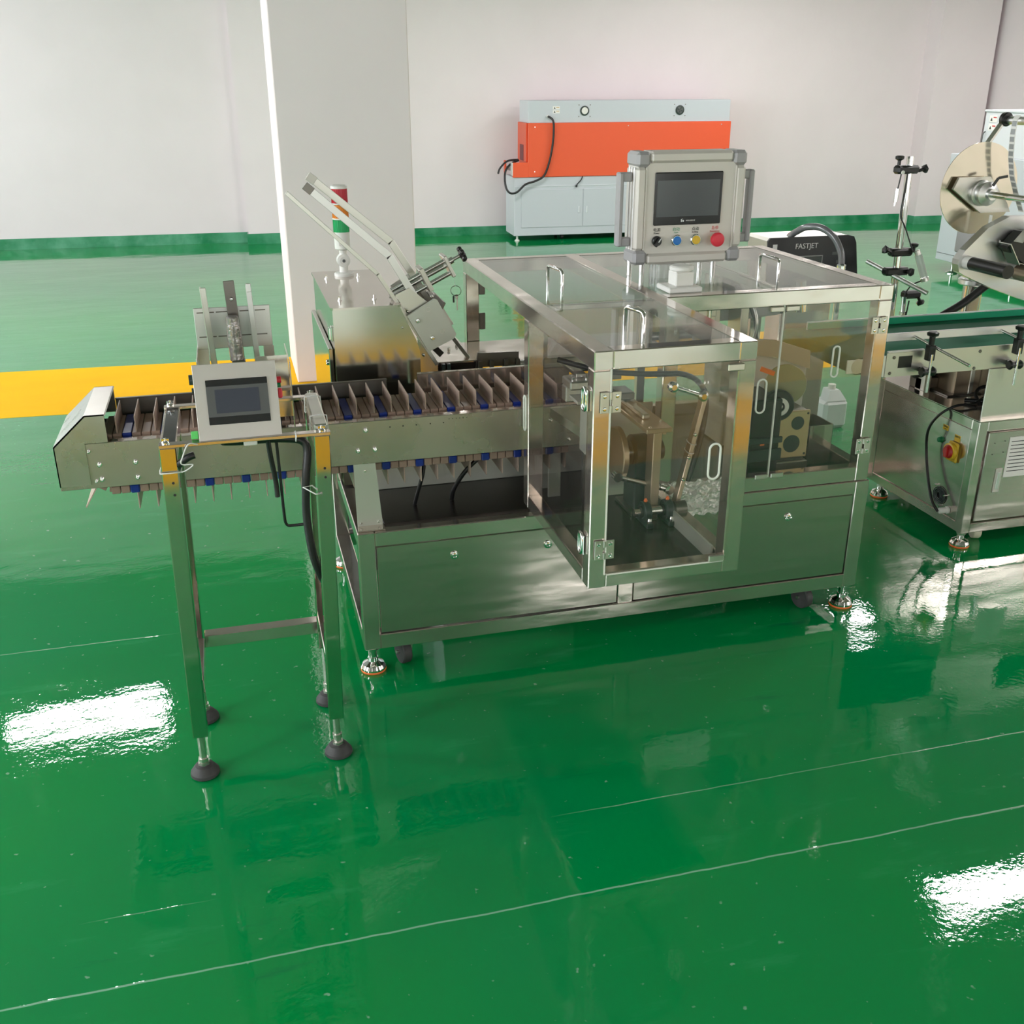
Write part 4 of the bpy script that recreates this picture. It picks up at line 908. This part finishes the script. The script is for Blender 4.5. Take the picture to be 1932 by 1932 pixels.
# controls on the side panel (facing -X)
sx = X0+.002
part('indicator', M().lathe((sx, .524, .388), (-1, 0, 0), [(.013, 0), (.013, .003), (.0115, .005), (.0105, .014), (.006, .017)], 20), green_b, lm, 'green push button')
sw = part('rotary_switch', M().box(sx-.012, sx, .41, .468, .325, .405, .006), yellow_b, lm, 'yellow rotary switch')
part('dial', M().lathe((sx-.012, .440, .368), (-1, 0, 0), [(.034, 0), (.035, .004), (.033, .014), (.028, .016)], 30), yellow_b, sw)
part('grip', M().lathe((sx-.026, .440, .368), (-1, 0, 0), [(.026, 0), (.027, .003), (.022, .010)], 28).box(sx-.045, sx-.030, .432, .448, .346, .390, .003), mat('dark_red_grip', (.48, .02, .02), .35), sw)
text('switch_mark', '⚡', .02, facing((sx-.0375, .452, .368), (0, -1, 0), (-1, 0, 0)), red_b, sw) if False else None
part('yellow_label', M().box(sx-.0015, sx, .494, .526, .432, .452), yellow_b, lm)
text('label_lettering', '电源指示', .0075, facing((sx-.002, .510, .446), (0, -1, 0), (-1, 0, 0)), black_print, lm)
text('label_lettering', 'Power', .006, facing((sx-.002, .510, .4375), (0, -1, 0), (-1, 0, 0)), black_print, lm)
part('yellow_label', M().box(sx-.0015, sx, .418, .450, .408, .434), yellow_b, lm)
text('label_lettering', '电源开关', .0075, facing((sx-.002, .434, .427), (0, -1, 0), (-1, 0, 0)), black_print, lm)
fg = M()
for r in (.014, .021, .028, .035): fg.tube([(sx-.006, .478+r*math.cos(t*.524), .168+r*math.sin(t*.524)) for t in range(12)], .0024, 6, True, 2)
part('fan_grille', fg, casting, lm)
part('fan_opening', M().cyl((sx-.001, .478, .168), (sx+.0005, .478, .168), .031, n=24), black, lm)
for dy, dz in ((.03, .035), (-.035, .012), (.03, -.035), (-.01, -.042)): part('grille_screw', M().cyl((sx, .478+dy, .168+dz), (sx-.012, .478+dy, .168+dz), .0035, n=8), chrome, lm)
gl = part('cable_gland', M().lathe((sx, .418, .128), (-1, .1, -.05), [(.015, 0), (.015, .008), (.012, .010), (.012, .035), (.010, .04)], 14), white_pl, lm)
solo('power_cable', M().tube([(sx-.04, .425, .122), (sx-.048, .46, .155), (sx-.04, .51, .22), (sx-.035, .555, .32), (sx-.045, .555, .42), (sx-.03, .525, .49), (sx+.02, .50, .531), (sx+.10, .50, .533), (sx+.17, .53, .545), (sx+.24, .54, .55)], .0055), cable_m, 'black cable looping down the side panel of the labelling cabinet', 'cable')
solo('cable', M().tube([(2.50, .50, .53), (2.56, .60, .545), (2.62, .62, .56), (2.68, .55, .56), (2.72, .50, .55)], .007), cable_m, 'black cable lying on the labelling cabinet top below the green belt', 'cable')
solo('cable', M().tube([(2.48, .56, .53), (2.54, .50, .538), (2.62, .50, .54), (2.70, .47, .545)], .009), cable_m, 'thicker black cable across the labelling cabinet top', 'cable')
mt2 = thing('conveyor_motor', 'brown box motor with black end housing under the green belt conveyor', 'motor', (2.62, .72, .521))
part('gearbox', M().box(2.50, 2.62, .66, .80, .521, .69, .004), brown_steel, mt2)
part('rib', M().box(2.565, 2.585, .652, .66, .521, .69, .002), zinc, mt2)
part('end_housing', M().prism([(2.63, .66, .521), (2.69, .66, .521), (2.68, .66, .66), (2.65, .66, .70)], (0, .12, 0)), black, mt2)
part('base_plate', M().box(2.46, 2.72, .64, .84, .521, .528, .001), dark_steel, mt2)
bm_ = thing('belt_drive', 'small black motor unit near the left end of the labelling cabinet top', 'motor', (2.44, .80, .521))
part('body', M().cyl((2.43, .80, .60), (2.50, .80, .61), .042, n=20), black, bm_)
part('arm', M().bar((2.40, .79, .575), (2.46, .79, .59), .02, .02), black, bm_)
part('foot', M().box(2.42, 2.50, .76, .84, .521, .57, .003), dark_steel, bm_)
for x, y in ((2.397, .35), (2.397, .90), (3.42, .35), (3.42, .90)): level_foot(x, y, lm, z0, .037)
caster(2.505, .40, lm, .032, cream, z0, (1, -.3, 0)); caster(3.3, .40, lm, .032, cream, z0); caster(2.505, .85, lm, .032, cream, z0)

lh = thing('label_applicator', 'label reel with polished disc, rollers and aluminium plate above the green conveyor', 'labelling head', (2.82, 1.05, .52))
part('column', M().cyl((2.825, 1.05, 0.60), (2.825, 1.05, .885), .040, n=24), steel, lh)
part('column_foot', M().box(2.74, 2.90, .86, 1.12, .521, .60, .003), zinc, lh)
part('flange', M().lathe((2.825, 1.05, .885), (0, 0, 1), [(.060, 0), (.064, .004), (.064, .022), (.060, .026)], 28), alu, lh)
for x, y in ((2.79, 1.02), (2.85, 1.00), (2.80, 1.08)): part('rod', M().cyl((x, y, .91), (x, y, 1.12), .011, n=12), chrome, lh)
for x, y in ((2.778, 1.02), (2.86, 1.03)): part('bolt', bolt((x, y, .911), (0, 0, 1), .007, .010), chrome, lh)
hp_ = [(2.535, 1.02), (2.535, 1.04), (2.56, 1.075), (2.65, 1.16), (2.74, 1.20), (2.95, 1.20), (2.98, .84), (2.88, .86), (2.72, .915), (2.575, .975), (2.545, .99)]
part('head_plate', M().prism([(x, .80, z) for x, z in hp_], (0, .04, 0)), alu, lh)
part('disc', M().lathe((2.675, .93, 1.298), (0, -1, 0), [(.17, -.002), (.178, 0), (.178, .003), (.05, .003)], 56), tan_disc, lh, 'large polished round disc')
part('disc_spacer', M().prism([(2.555, .900, 1.345), (2.70, .900, 1.345), (2.80, .900, 1.24), (2.82, .900, 1.205), (2.68, .900, 1.205), (2.535, .900, 1.30)], (0, .012, 0)), beige_steel, lh)
part('hub', M().lathe((2.668, .90, 1.283), (0, -1, 0), [(.048, 0), (.050, .008), (.040, .012), (.040, .03), (.046, .032), (.046, .042), (.028, .05), (.022, .052), (.022, .07)], 32), alu, lh)
part('shaft', M().cyl((2.668, .85, 1.283), (2.668, .60, 1.283), .0125, n=18), chrome, lh)
part('clamp_lever', M().bar((2.672, .845, 1.315), (2.688, .84, 1.345), .008, .010).bar((2.688, .84, 1.345), (2.722, .83, 1.352), .008, .010), black, lh)
part('upper_arm', M().bar((2.655, .955, 1.40), (2.765, .955, 1.560), .010, .026, (0, 1, 0)), zinc, lh)
rl = part('top_roller', M().cyl((2.775, .95, 1.555), (2.775, .60, 1.555), .016, n=18), alu, lh)
part('roller_end', M().lathe((2.765, .96, 1.558), (0, -1, 0), [(.014, 0), (.027, .003), (.027, .018), (.022, .022)], 20), black, rl)
# label tape over the roller and down past the disc
tp = [(2.745, .86, 1.575), (2.735, .86, 1.56), (2.735, .86, 1.50), (2.745, .86, 1.42), (2.765, .86, 1.35), (2.80, .86, 1.28), (2.84, .86, 1.21)]
tm = M()
for a, b in zip(tp, tp[1:]): tm.bar(a, b, .030, .0012, (1, 0, .3), 0, .001)
tape = part('backing_tape', tm, white_pl, lh)
for a, b in zip(tp[1:], tp[2:]):
    a = Vector(a); b = Vector(b); n_ = max(1, round((b-a).length/.026))
    for i in range(n_):
        p_ = a.lerp(b, (i+.15)/n_); q_ = a.lerp(b, (i+.82)/n_)
        d_ = (b-a).normalized(); no = Vector((-abs(d_.z), 0, d_.x*(1 if d_.z < 0 else 1)))*.0012
        part('blank_label', M().bar(p_+no, q_+no, .024, .001, (1, 0, .3), 0), label_grey, tape)
tm = M(); t2 = [(2.70, .86, 1.20), (2.70, .86, 1.13), (2.715, .80, 1.10)]
for a, b in zip(t2, t2[1:]): tm.bar(a, b, .018, .0012, (1, 0, .3), 0, .001)
part('backing_tape', tm, white_pl, lh)
for x, z, r, mt_, l_ in ((2.575, 1.028, .026, black, .24), (2.80, .985, .032, brown_steel, .20), (2.85, 1.155, .022, zinc, .25)):
    r_ = part('roller', M().cyl((x, .80, z), (x, .80-l_, z), r, n=24), mt_, lh)
    part('roller_collar', M().cyl((x, .80, z), (x, .765, z), r*1.03, n=24), white_pl, r_)
part('black_guide', M().prism([(2.70, .74, 1.085), (2.76, .74, 1.15), (2.88, .74, 1.14), (2.88, .74, 1.02), (2.80, .74, 1.02)], (0, .05, 0)), black, lh)
part('peel_plate', M().bar((2.705, .76, 1.105), (2.765, .76, 1.02), .07, .005, (1, 0, .6)).bar((2.715, .70, 1.115), (2.79, .70, 1.20), .05, .003, (-.6, 0, 1)), zinc, lh)
part('motor_box', M().box(2.735, 2.81, .96, 1.10, 1.02, 1.13, .006), hmi_grey, lh)
solo('air_hose', M().tube([(2.86, .92, .955), (2.79, .93, .90), (2.70, .94, .83), (2.60, .945, .775), (2.55, .95, .73)], .017, 12), cable_m, 'thick black hose slanting down beside the round steel column', 'hose')

sp_ = thing('sensor_pole', 'tall chrome pole with black clamps and sensors right of the enclosure', 'sensor pole', (2.385, .97, .52))
px_, py_ = 2.380, .97
part('pole', M().cyl((px_, py_, .523), (px_-.012, py_, 1.425), .0155, n=20), chrome, sp_)
def clamp(z, x0, x1, knobs):
    c_ = part('clamp', M().box(x0, x1, py_-.022, py_+.02, z-.016, z+.016, .008), black, sp_)
    for kx, kz, d in knobs: part('knob', M().lathe((kx, py_-.01, kz), d, [(.007, 0), (.007, .018), (.017, .024), (.018, .034), (.012, .037)], 5), black, c_)
clamp(1.375, 2.305, 2.405, ((2.312, 1.392, (0, 0, 1)), (2.405, 1.37, (1, 0, .25))))
clamp(1.052, 2.33, 2.43, ((2.435, 1.05, (0, 0, 1)), (2.33, 1.055, (-1, 0, .4))))
clamp(.975, 2.315, 2.425, ((2.41, .975, (.3, -1, 0)),))
clamp(.875, 2.42, 2.50, ((2.49, .865, (.6, 0, -1)),))
part('cross_rod', M().cyl((2.290, 1.06, 1.005), (2.435, .83, .905), .0095, n=14), alu, sp_)
part('cylinder', M().cyl((2.432, .92, 1.045), (2.462, .90, .955), .015, n=18), acrylic('clear_tube', (.85, .86, .86), .05, .35), sp_, 'clear sensor cylinder')
part('cylinder_cap', M().cyl((2.462, .90, .955), (2.466, .898, .942), .016, n=18).cyl((2.426, .924, 1.062), (2.432, .92, 1.045), .012), zinc, sp_)
part('wire', M().tube([(2.458, .90, .945), (2.425, .92, .925), (2.405, .93, .89), (2.402, .93, .86)], .003), cable_m, sp_)
part('sensor', M().cyl((2.402, .93, .875), (2.405, .93, .80), .009, n=12).cyl((2.405, .93, .815), (2.405, .93, .80), .014, n=6), chrome, sp_)
part('wire', M().tube([(2.345, .96, 1.39), (2.352, .955, 1.36), (2.350, .955, 1.28), (2.352, .96, 1.20), (2.375, .95, 1.15), (2.41, .93, 1.06)], .0028), cable_m, sp_)
part('wire', M().tube([(2.322, .95, 1.365), (2.318, .95, 1.33), (2.314, .95, 1.30)], .0026), cable_m, sp_)
part('hanging_sensor', M().cyl((2.314, .95, 1.305), (2.312, .95, 1.255), .0085, n=12).cyl((2.312, .95, 1.255), (2.310, .95, 1.238), .004), chrome, sp_)
part('wire_tab', M().lathe((2.324, .945, 1.366), (0, -1, 0), [(.008, 0), (.007, .004)], 12), white_pl, sp_)
part('wire', M().tube([(2.42, .92, .86), (2.415, .92, .80), (2.41, .92, .76)], .003), cable_m, sp_)
part('wire', M().tube([(2.405, .93, .80), (2.395, .93, .765), (2.39, .93, .74)], .003), cable_m, sp_)

ip = thing('inkjet_printer', 'inkjet printer box with black front and keypad behind the enclosure', 'printer', (2.12, 1.25, 0))
fx = [(1.885, .93), (1.875, 1.09), (1.885, 1.102), (2.245, 1.102), (2.275, 1.095), (2.288, 1.07), (2.318, .90), (1.895, .90)]
part('front_panel', M().prism([(x, 1.15, z) for x, z in fx], (0, .010, 0)), mat('printer_front', (.022, .022, .028), .3), ip, 'black glossy front panel')
part('housing', M().prism([(x, 1.16, z-.001) for x, z in fx], (0, .17, 0)), zinc, ip)
part('pedestal', M().box(1.98, 2.22, 1.18, 1.31, .02, .90, .004), steel, ip)
part('base', M().box(1.93, 2.27, 1.12, 1.36, 0, .02, .004), steel, ip)
text('lettering', 'FASTJET', .030, facing((2.055, 1.1495, 1.063), (1, 0, 0), (0, -1, 0)), white_print, ip)
part('logo_tag', M().box(1.898, 1.918, 1.1488, 1.1500, 1.052, 1.075), white_print, ip)
fr_ = M()
for a_ in ((1.985, 2.135, 1.020, 1.0235), (1.985, 1.988, .94, 1.02), (2.132, 2.135, .93, 1.02)): fr_.box(a_[0], a_[1], 1.1488, 1.15, a_[2], a_[3])
part('screen_border', fr_, hmi_grey, ip)
part('display', M().box(1.988, 2.132, 1.1492, 1.15, .935, 1.02), screen_dark, ip)
for r_ in range(3):
    for c_ in range(3):
        if r_ == 0 and c_ != 1: continue
        part('key', M().box(2.175+c_*.026, 2.193+c_*.026, 1.148, 1.15, 1.0-r_*.022-.014, 1.0-r_*.022, .001), bezel_grey, ip)
part('key', M().box(2.178, 2.205, 1.148, 1.15, 1.022, 1.036, .001), bezel_grey, ip)
solo('conduit', M().tube([(2.00, 1.20, 1.10), (1.985, 1.13, 1.125), (1.985, 1.05, 1.155), (2.01, .98, 1.16), (2.04, .93, 1.13), (2.06, .90, 1.075), (2.063, .89, 1.03)], .0135, 12), mat('grey_conduit', (.20, .20, .21), .2, .3), 'clear grey conduit arching out of the inkjet printer top', 'conduit')
hd_ = thing('conduit_coupling', 'chrome coupling at the lower end of the grey conduit', 'coupling', (2.063, .89, .76))
part('nut', M().lathe((2.063, .89, 1.03), (0, 0, -1), [(.018, 0), (.020, .006), (.020, .02), (.015, .022), (.018, .03), (.018, .045), (.014, .05)], 8), chrome, hd_)
part('stem', M().cyl((2.063, .89, .985), (2.063, .89, .80), .013), chrome, hd_)
part('foot', M().box(2.03, 2.09, .885, .93, .72, .80, .003), zinc, hd_)
jx, jy = 2.72, 1.86
jg = thing('plastic_jug', 'translucent white plastic jug on the floor behind the enclosure', 'jug', (jx, jy, 0))
part('body', M().box(jx-.07, jx+.07, jy-.06, jy+.06, 0, .15, .018).prism([(jx-.058, jy-.05, .148), (jx+.058, jy-.05, .148), (jx+.028, jy-.022, .20), (jx-.028, jy-.022, .20)], (0, .07, 0)), mat('milky_plastic', (.72, .76, .80), .3), jg)
part('cap', M().cyl((jx, jy+.01, .195), (jx, jy+.01, .225), .02), white_pl, jg)
# ================================================================== machines along the back
def B(m_): return m_.rot(BG)
hl = BG @ Vector((3.7, 9.25, 0))
ov = thing('shrink_tunnel', 'long orange-red and pale grey machine against the back wall', 'tunnel machine', hl)
FY = 9.03
part('cabinet', B(M().box(2.475, 4.98, FY, FY+.46, .060, .700, .003)), grey_paint, ov)
part('side_sheet', B(M().box(2.470, 2.475, FY+.002, FY+.458, .060, .698)), grey_side, ov)
for x0, x1 in ((2.55, 3.27), (3.28, 4.05), (4.06, 4.80)):
    d_ = part('door', B(M().box(x0, x1, FY-.006, FY-.001, .15, .565, .002)), grey_paint, ov)
    part('door_handle', B(M().box(x1-.055 if x0 < 3 else x0+.03, x1-.035 if x0 < 3 else x0+.05, FY-.012, FY-.006, .30, .375, .004)), grey_side, d_)
part('top_flange', B(M().box(2.475, 4.98, FY-.004, FY, .60, .606)), grey_side, ov)
part('red_housing', B(M().box(2.625, 5.02, FY-.012, FY+.45, .700, 1.272, .006)), red_paint, ov)
part('side_cover', B(M().box(2.606, 2.625, FY+.03, FY+.44, .86, 1.272, .004)), red_paint, ov)
part('tunnel_opening', B(M().box(2.604, 2.607, FY+.14, FY+.32, .87, 1.04)), mat('dark_red_curtain', (.18, .015, .02), .4), ov)
part('lower_tray', B(M().box(2.45, 2.63, FY-.012, FY+.012, .70, .86, .003).box(2.44, 2.46, FY+.38, FY+.44, .72, .86, .003)), red_paint, ov)
part('roller_bed', B(M().box(2.46, 2.62, FY+.02, FY+.38, .76, .80, .003)), dark_steel, ov)
part('tray_corner', B(M().box(2.445, 2.452, FY-.01, FY+.09, .72, .86, .002)), white_pl, ov)
part('upper_hood', B(M().box(2.63, 5.0, FY+.004, FY+.43, 1.272, 1.502, .003)), grey_paint, ov)
part('hood_side', B(M().box(2.626, 2.63, FY+.006, FY+.428, 1.274, 1.50)), grey_side, ov)
for x, pale_face in ((3.27, 1), (4.39, 0)):  # one fan has a pale face, the other a grey one
    f_ = part('fan', B(M().lathe((x, FY+.003, 1.395), (0, -1, 0), [(.050, 0), (.052, .006), (.043, .009)], 28, True)), casting, ov)
    part('fan_face', B(M().cyl((x, FY-.007, 1.395), (x, FY-.0085, 1.395), .036, n=24)), white_pl if pale_face else bezel_grey, f_)
    for k in range(4): part('blade', B(M().box(-.006, .006, -.0105, -.009, .008, .034, 0, Matrix.Translation((x, FY, 1.395)) @ Matrix.Rotation(k*math.pi/2+.4, 4, 'Y'))), casting if not pale_face else alu, f_)
    for dx in (-.065, .065):
        for dz in (-.06, .06): part('screw', B(M().cyl((x+dx, FY+.004, 1.395+dz), (x+dx, FY, 1.395+dz), .006, n=8)), dark_steel, f_)
for z in (1.37, 1.41):
    part('warning_sticker', B(M().box(2.905, 2.985, FY+.002, FY+.004, z, z+.033)), paper, ov)
    part('warning_mark', B(M().prism([(2.915, FY+.0018, z+.006), (2.937, FY+.0018, z+.006), (2.926, FY+.0018, z+.026)], (0, -.0008, 0))), black_print, ov)
    part('warning_mark', B(M().box(2.945, 2.978, FY+.0008, FY+.0018, z+.018, z+.024)), mat('ochre_print', (.6, .4, .15), .6) if z < 1.4 else MATS['ochre_print'], ov)
part('cable_gland', B(M().cyl((2.845, FY+.004, 1.340), (2.845, FY-.02, 1.340), .016)), white_pl, ov)
for x, z in ((2.70, 1.23), (2.70, .76), (3.78, 1.235), (4.90, 1.24)): part('screw', B(M().cyl((x, FY-.012, z), (x, FY-.016, z), .006, n=8)), chrome, ov)
part('caster', B(M().lathe((3.04, FY+.10, .029), (1, 0, 0), [(.029, 0), (.029, .03)], 18).box(3.0, 3.10, FY+.06, FY+.14, .054, .062)), black, ov)
part('caster', B(M().lathe((4.6, FY+.10, .029), (1, 0, 0), [(.029, 0), (.029, .03)], 18).box(4.56, 4.66, FY+.06, FY+.14, .054, .062)), black, ov)
part('caster', B(M().lathe((3.04, FY+.38, .029), (1, 0, 0), [(.029, 0), (.029, .03)], 18).box(3.0, 3.10, FY+.34, FY+.42, .054, .062)), black, ov)
part('levelling_foot', B(M().lathe((2.51, FY+.04, 0), (0, 0, 1), [(.028, 0), (.028, .012), (.012, .02), (.012, .076)], 14)), white_pl, ov)
solo('power_cable', B(M().tube([(2.845, FY-.02, 1.34), (2.895, FY-.05, 1.30), (2.905, FY-.05, 1.20), (2.895, FY-.05, 1.05), (2.86, FY-.05, .87), (2.80, FY-.05, .72), (2.70, FY-.06, .665), (2.58, FY-.07, .63), (2.48, FY-.08, .55), (2.40, FY-.07, .545), (2.36, FY-.04, .62), (2.37, FY+.02, .76), (2.45, FY+.1, .84), (2.55, FY+.14, .875)], .012, 8)), cable_m, 'black power cable hanging in a loop down the orange-red machine', 'cable')
solo('power_cable', B(M().tube([(2.55, FY+.16, .88), (2.42, FY+.13, .87), (2.33, FY+.10, .80), (2.30, FY+.08, .74)], .011, 8)), cable_m, 'black cable coming out of the side opening of the orange-red machine', 'cable')
solo('cable', B(M().tube([(3.26, FY-.015, .70), (3.24, FY-.02, .66), (3.20, FY-.02, .62), (3.19, FY-.02, .60)], .006, 8).cyl((3.19, FY-.02, .61), (3.185, FY-.02, .585), .011)), cable_m, 'short black cable end hanging under the orange-red housing', 'cable')

gm = thing('grey_cabinet_machine', 'tall pale grey stepped machine at the far right behind the label reel', 'machine', (6.8, 5.3, 0))
part('lower_body', M().box(6.30, 7.6, 4.55, 5.94, .11, 1.075, .004), grey_paint, gm)
part('seam', M().box(6.298, 6.301, 4.56, 5.93, .175, .179), bezel_grey, gm)
part('upper_body', M().box(6.31, 7.6, 4.55, 5.56, 1.075, 1.445, .004), grey_side, gm)
part('top_sheet', M().box(6.30, 7.6, 4.54, 5.57, 1.445, 1.462, .002), grey_side, gm)
part('step_box', M().box(6.33, 7.4, 5.56, 5.70, 1.075, 1.135, .004), white_pl, gm)
part('bolt', M().cyl((6.35, 5.60, 1.135), (6.35, 5.60, 1.155), .012), black, gm)
for z in (1.29, 1.36):
    part('warning_sticker', M().box(6.307, 6.310, 5.40, 5.50, z, z+.055), paper, gm)
    part('warning_mark', M().prism([(6.306, 5.485, z+.012), (6.306, 5.46, z+.012), (6.306, 5.472, z+.038)], (-.001, 0, 0)), black_print, gm)
    part('warning_mark', M().box(6.305, 6.3065, 5.41, 5.45, z+.034, z+.044), red_print, gm)
part('door_handle', M().tube([(6.30, 5.52, 1.28), (6.28, 5.52, 1.26), (6.28, 5.52, 1.19), (6.30, 5.51, 1.17)], .006), bezel_grey, gm)
for y in (5.75, 4.92, 4.62):
    part('levelling_foot', M().lathe((6.36, y, 0), (0, 0, 1), [(.055, 0), (.055, .008), (.03, .018), (.012, .022), (.012, .112)], 20), chrome, gm)
part('levelling_foot', M().lathe((7.5, 5.75, 0), (0, 0, 1), [(.055, 0), (.055, .008), (.03, .018), (.012, .022), (.012, .112)], 20), chrome, gm)
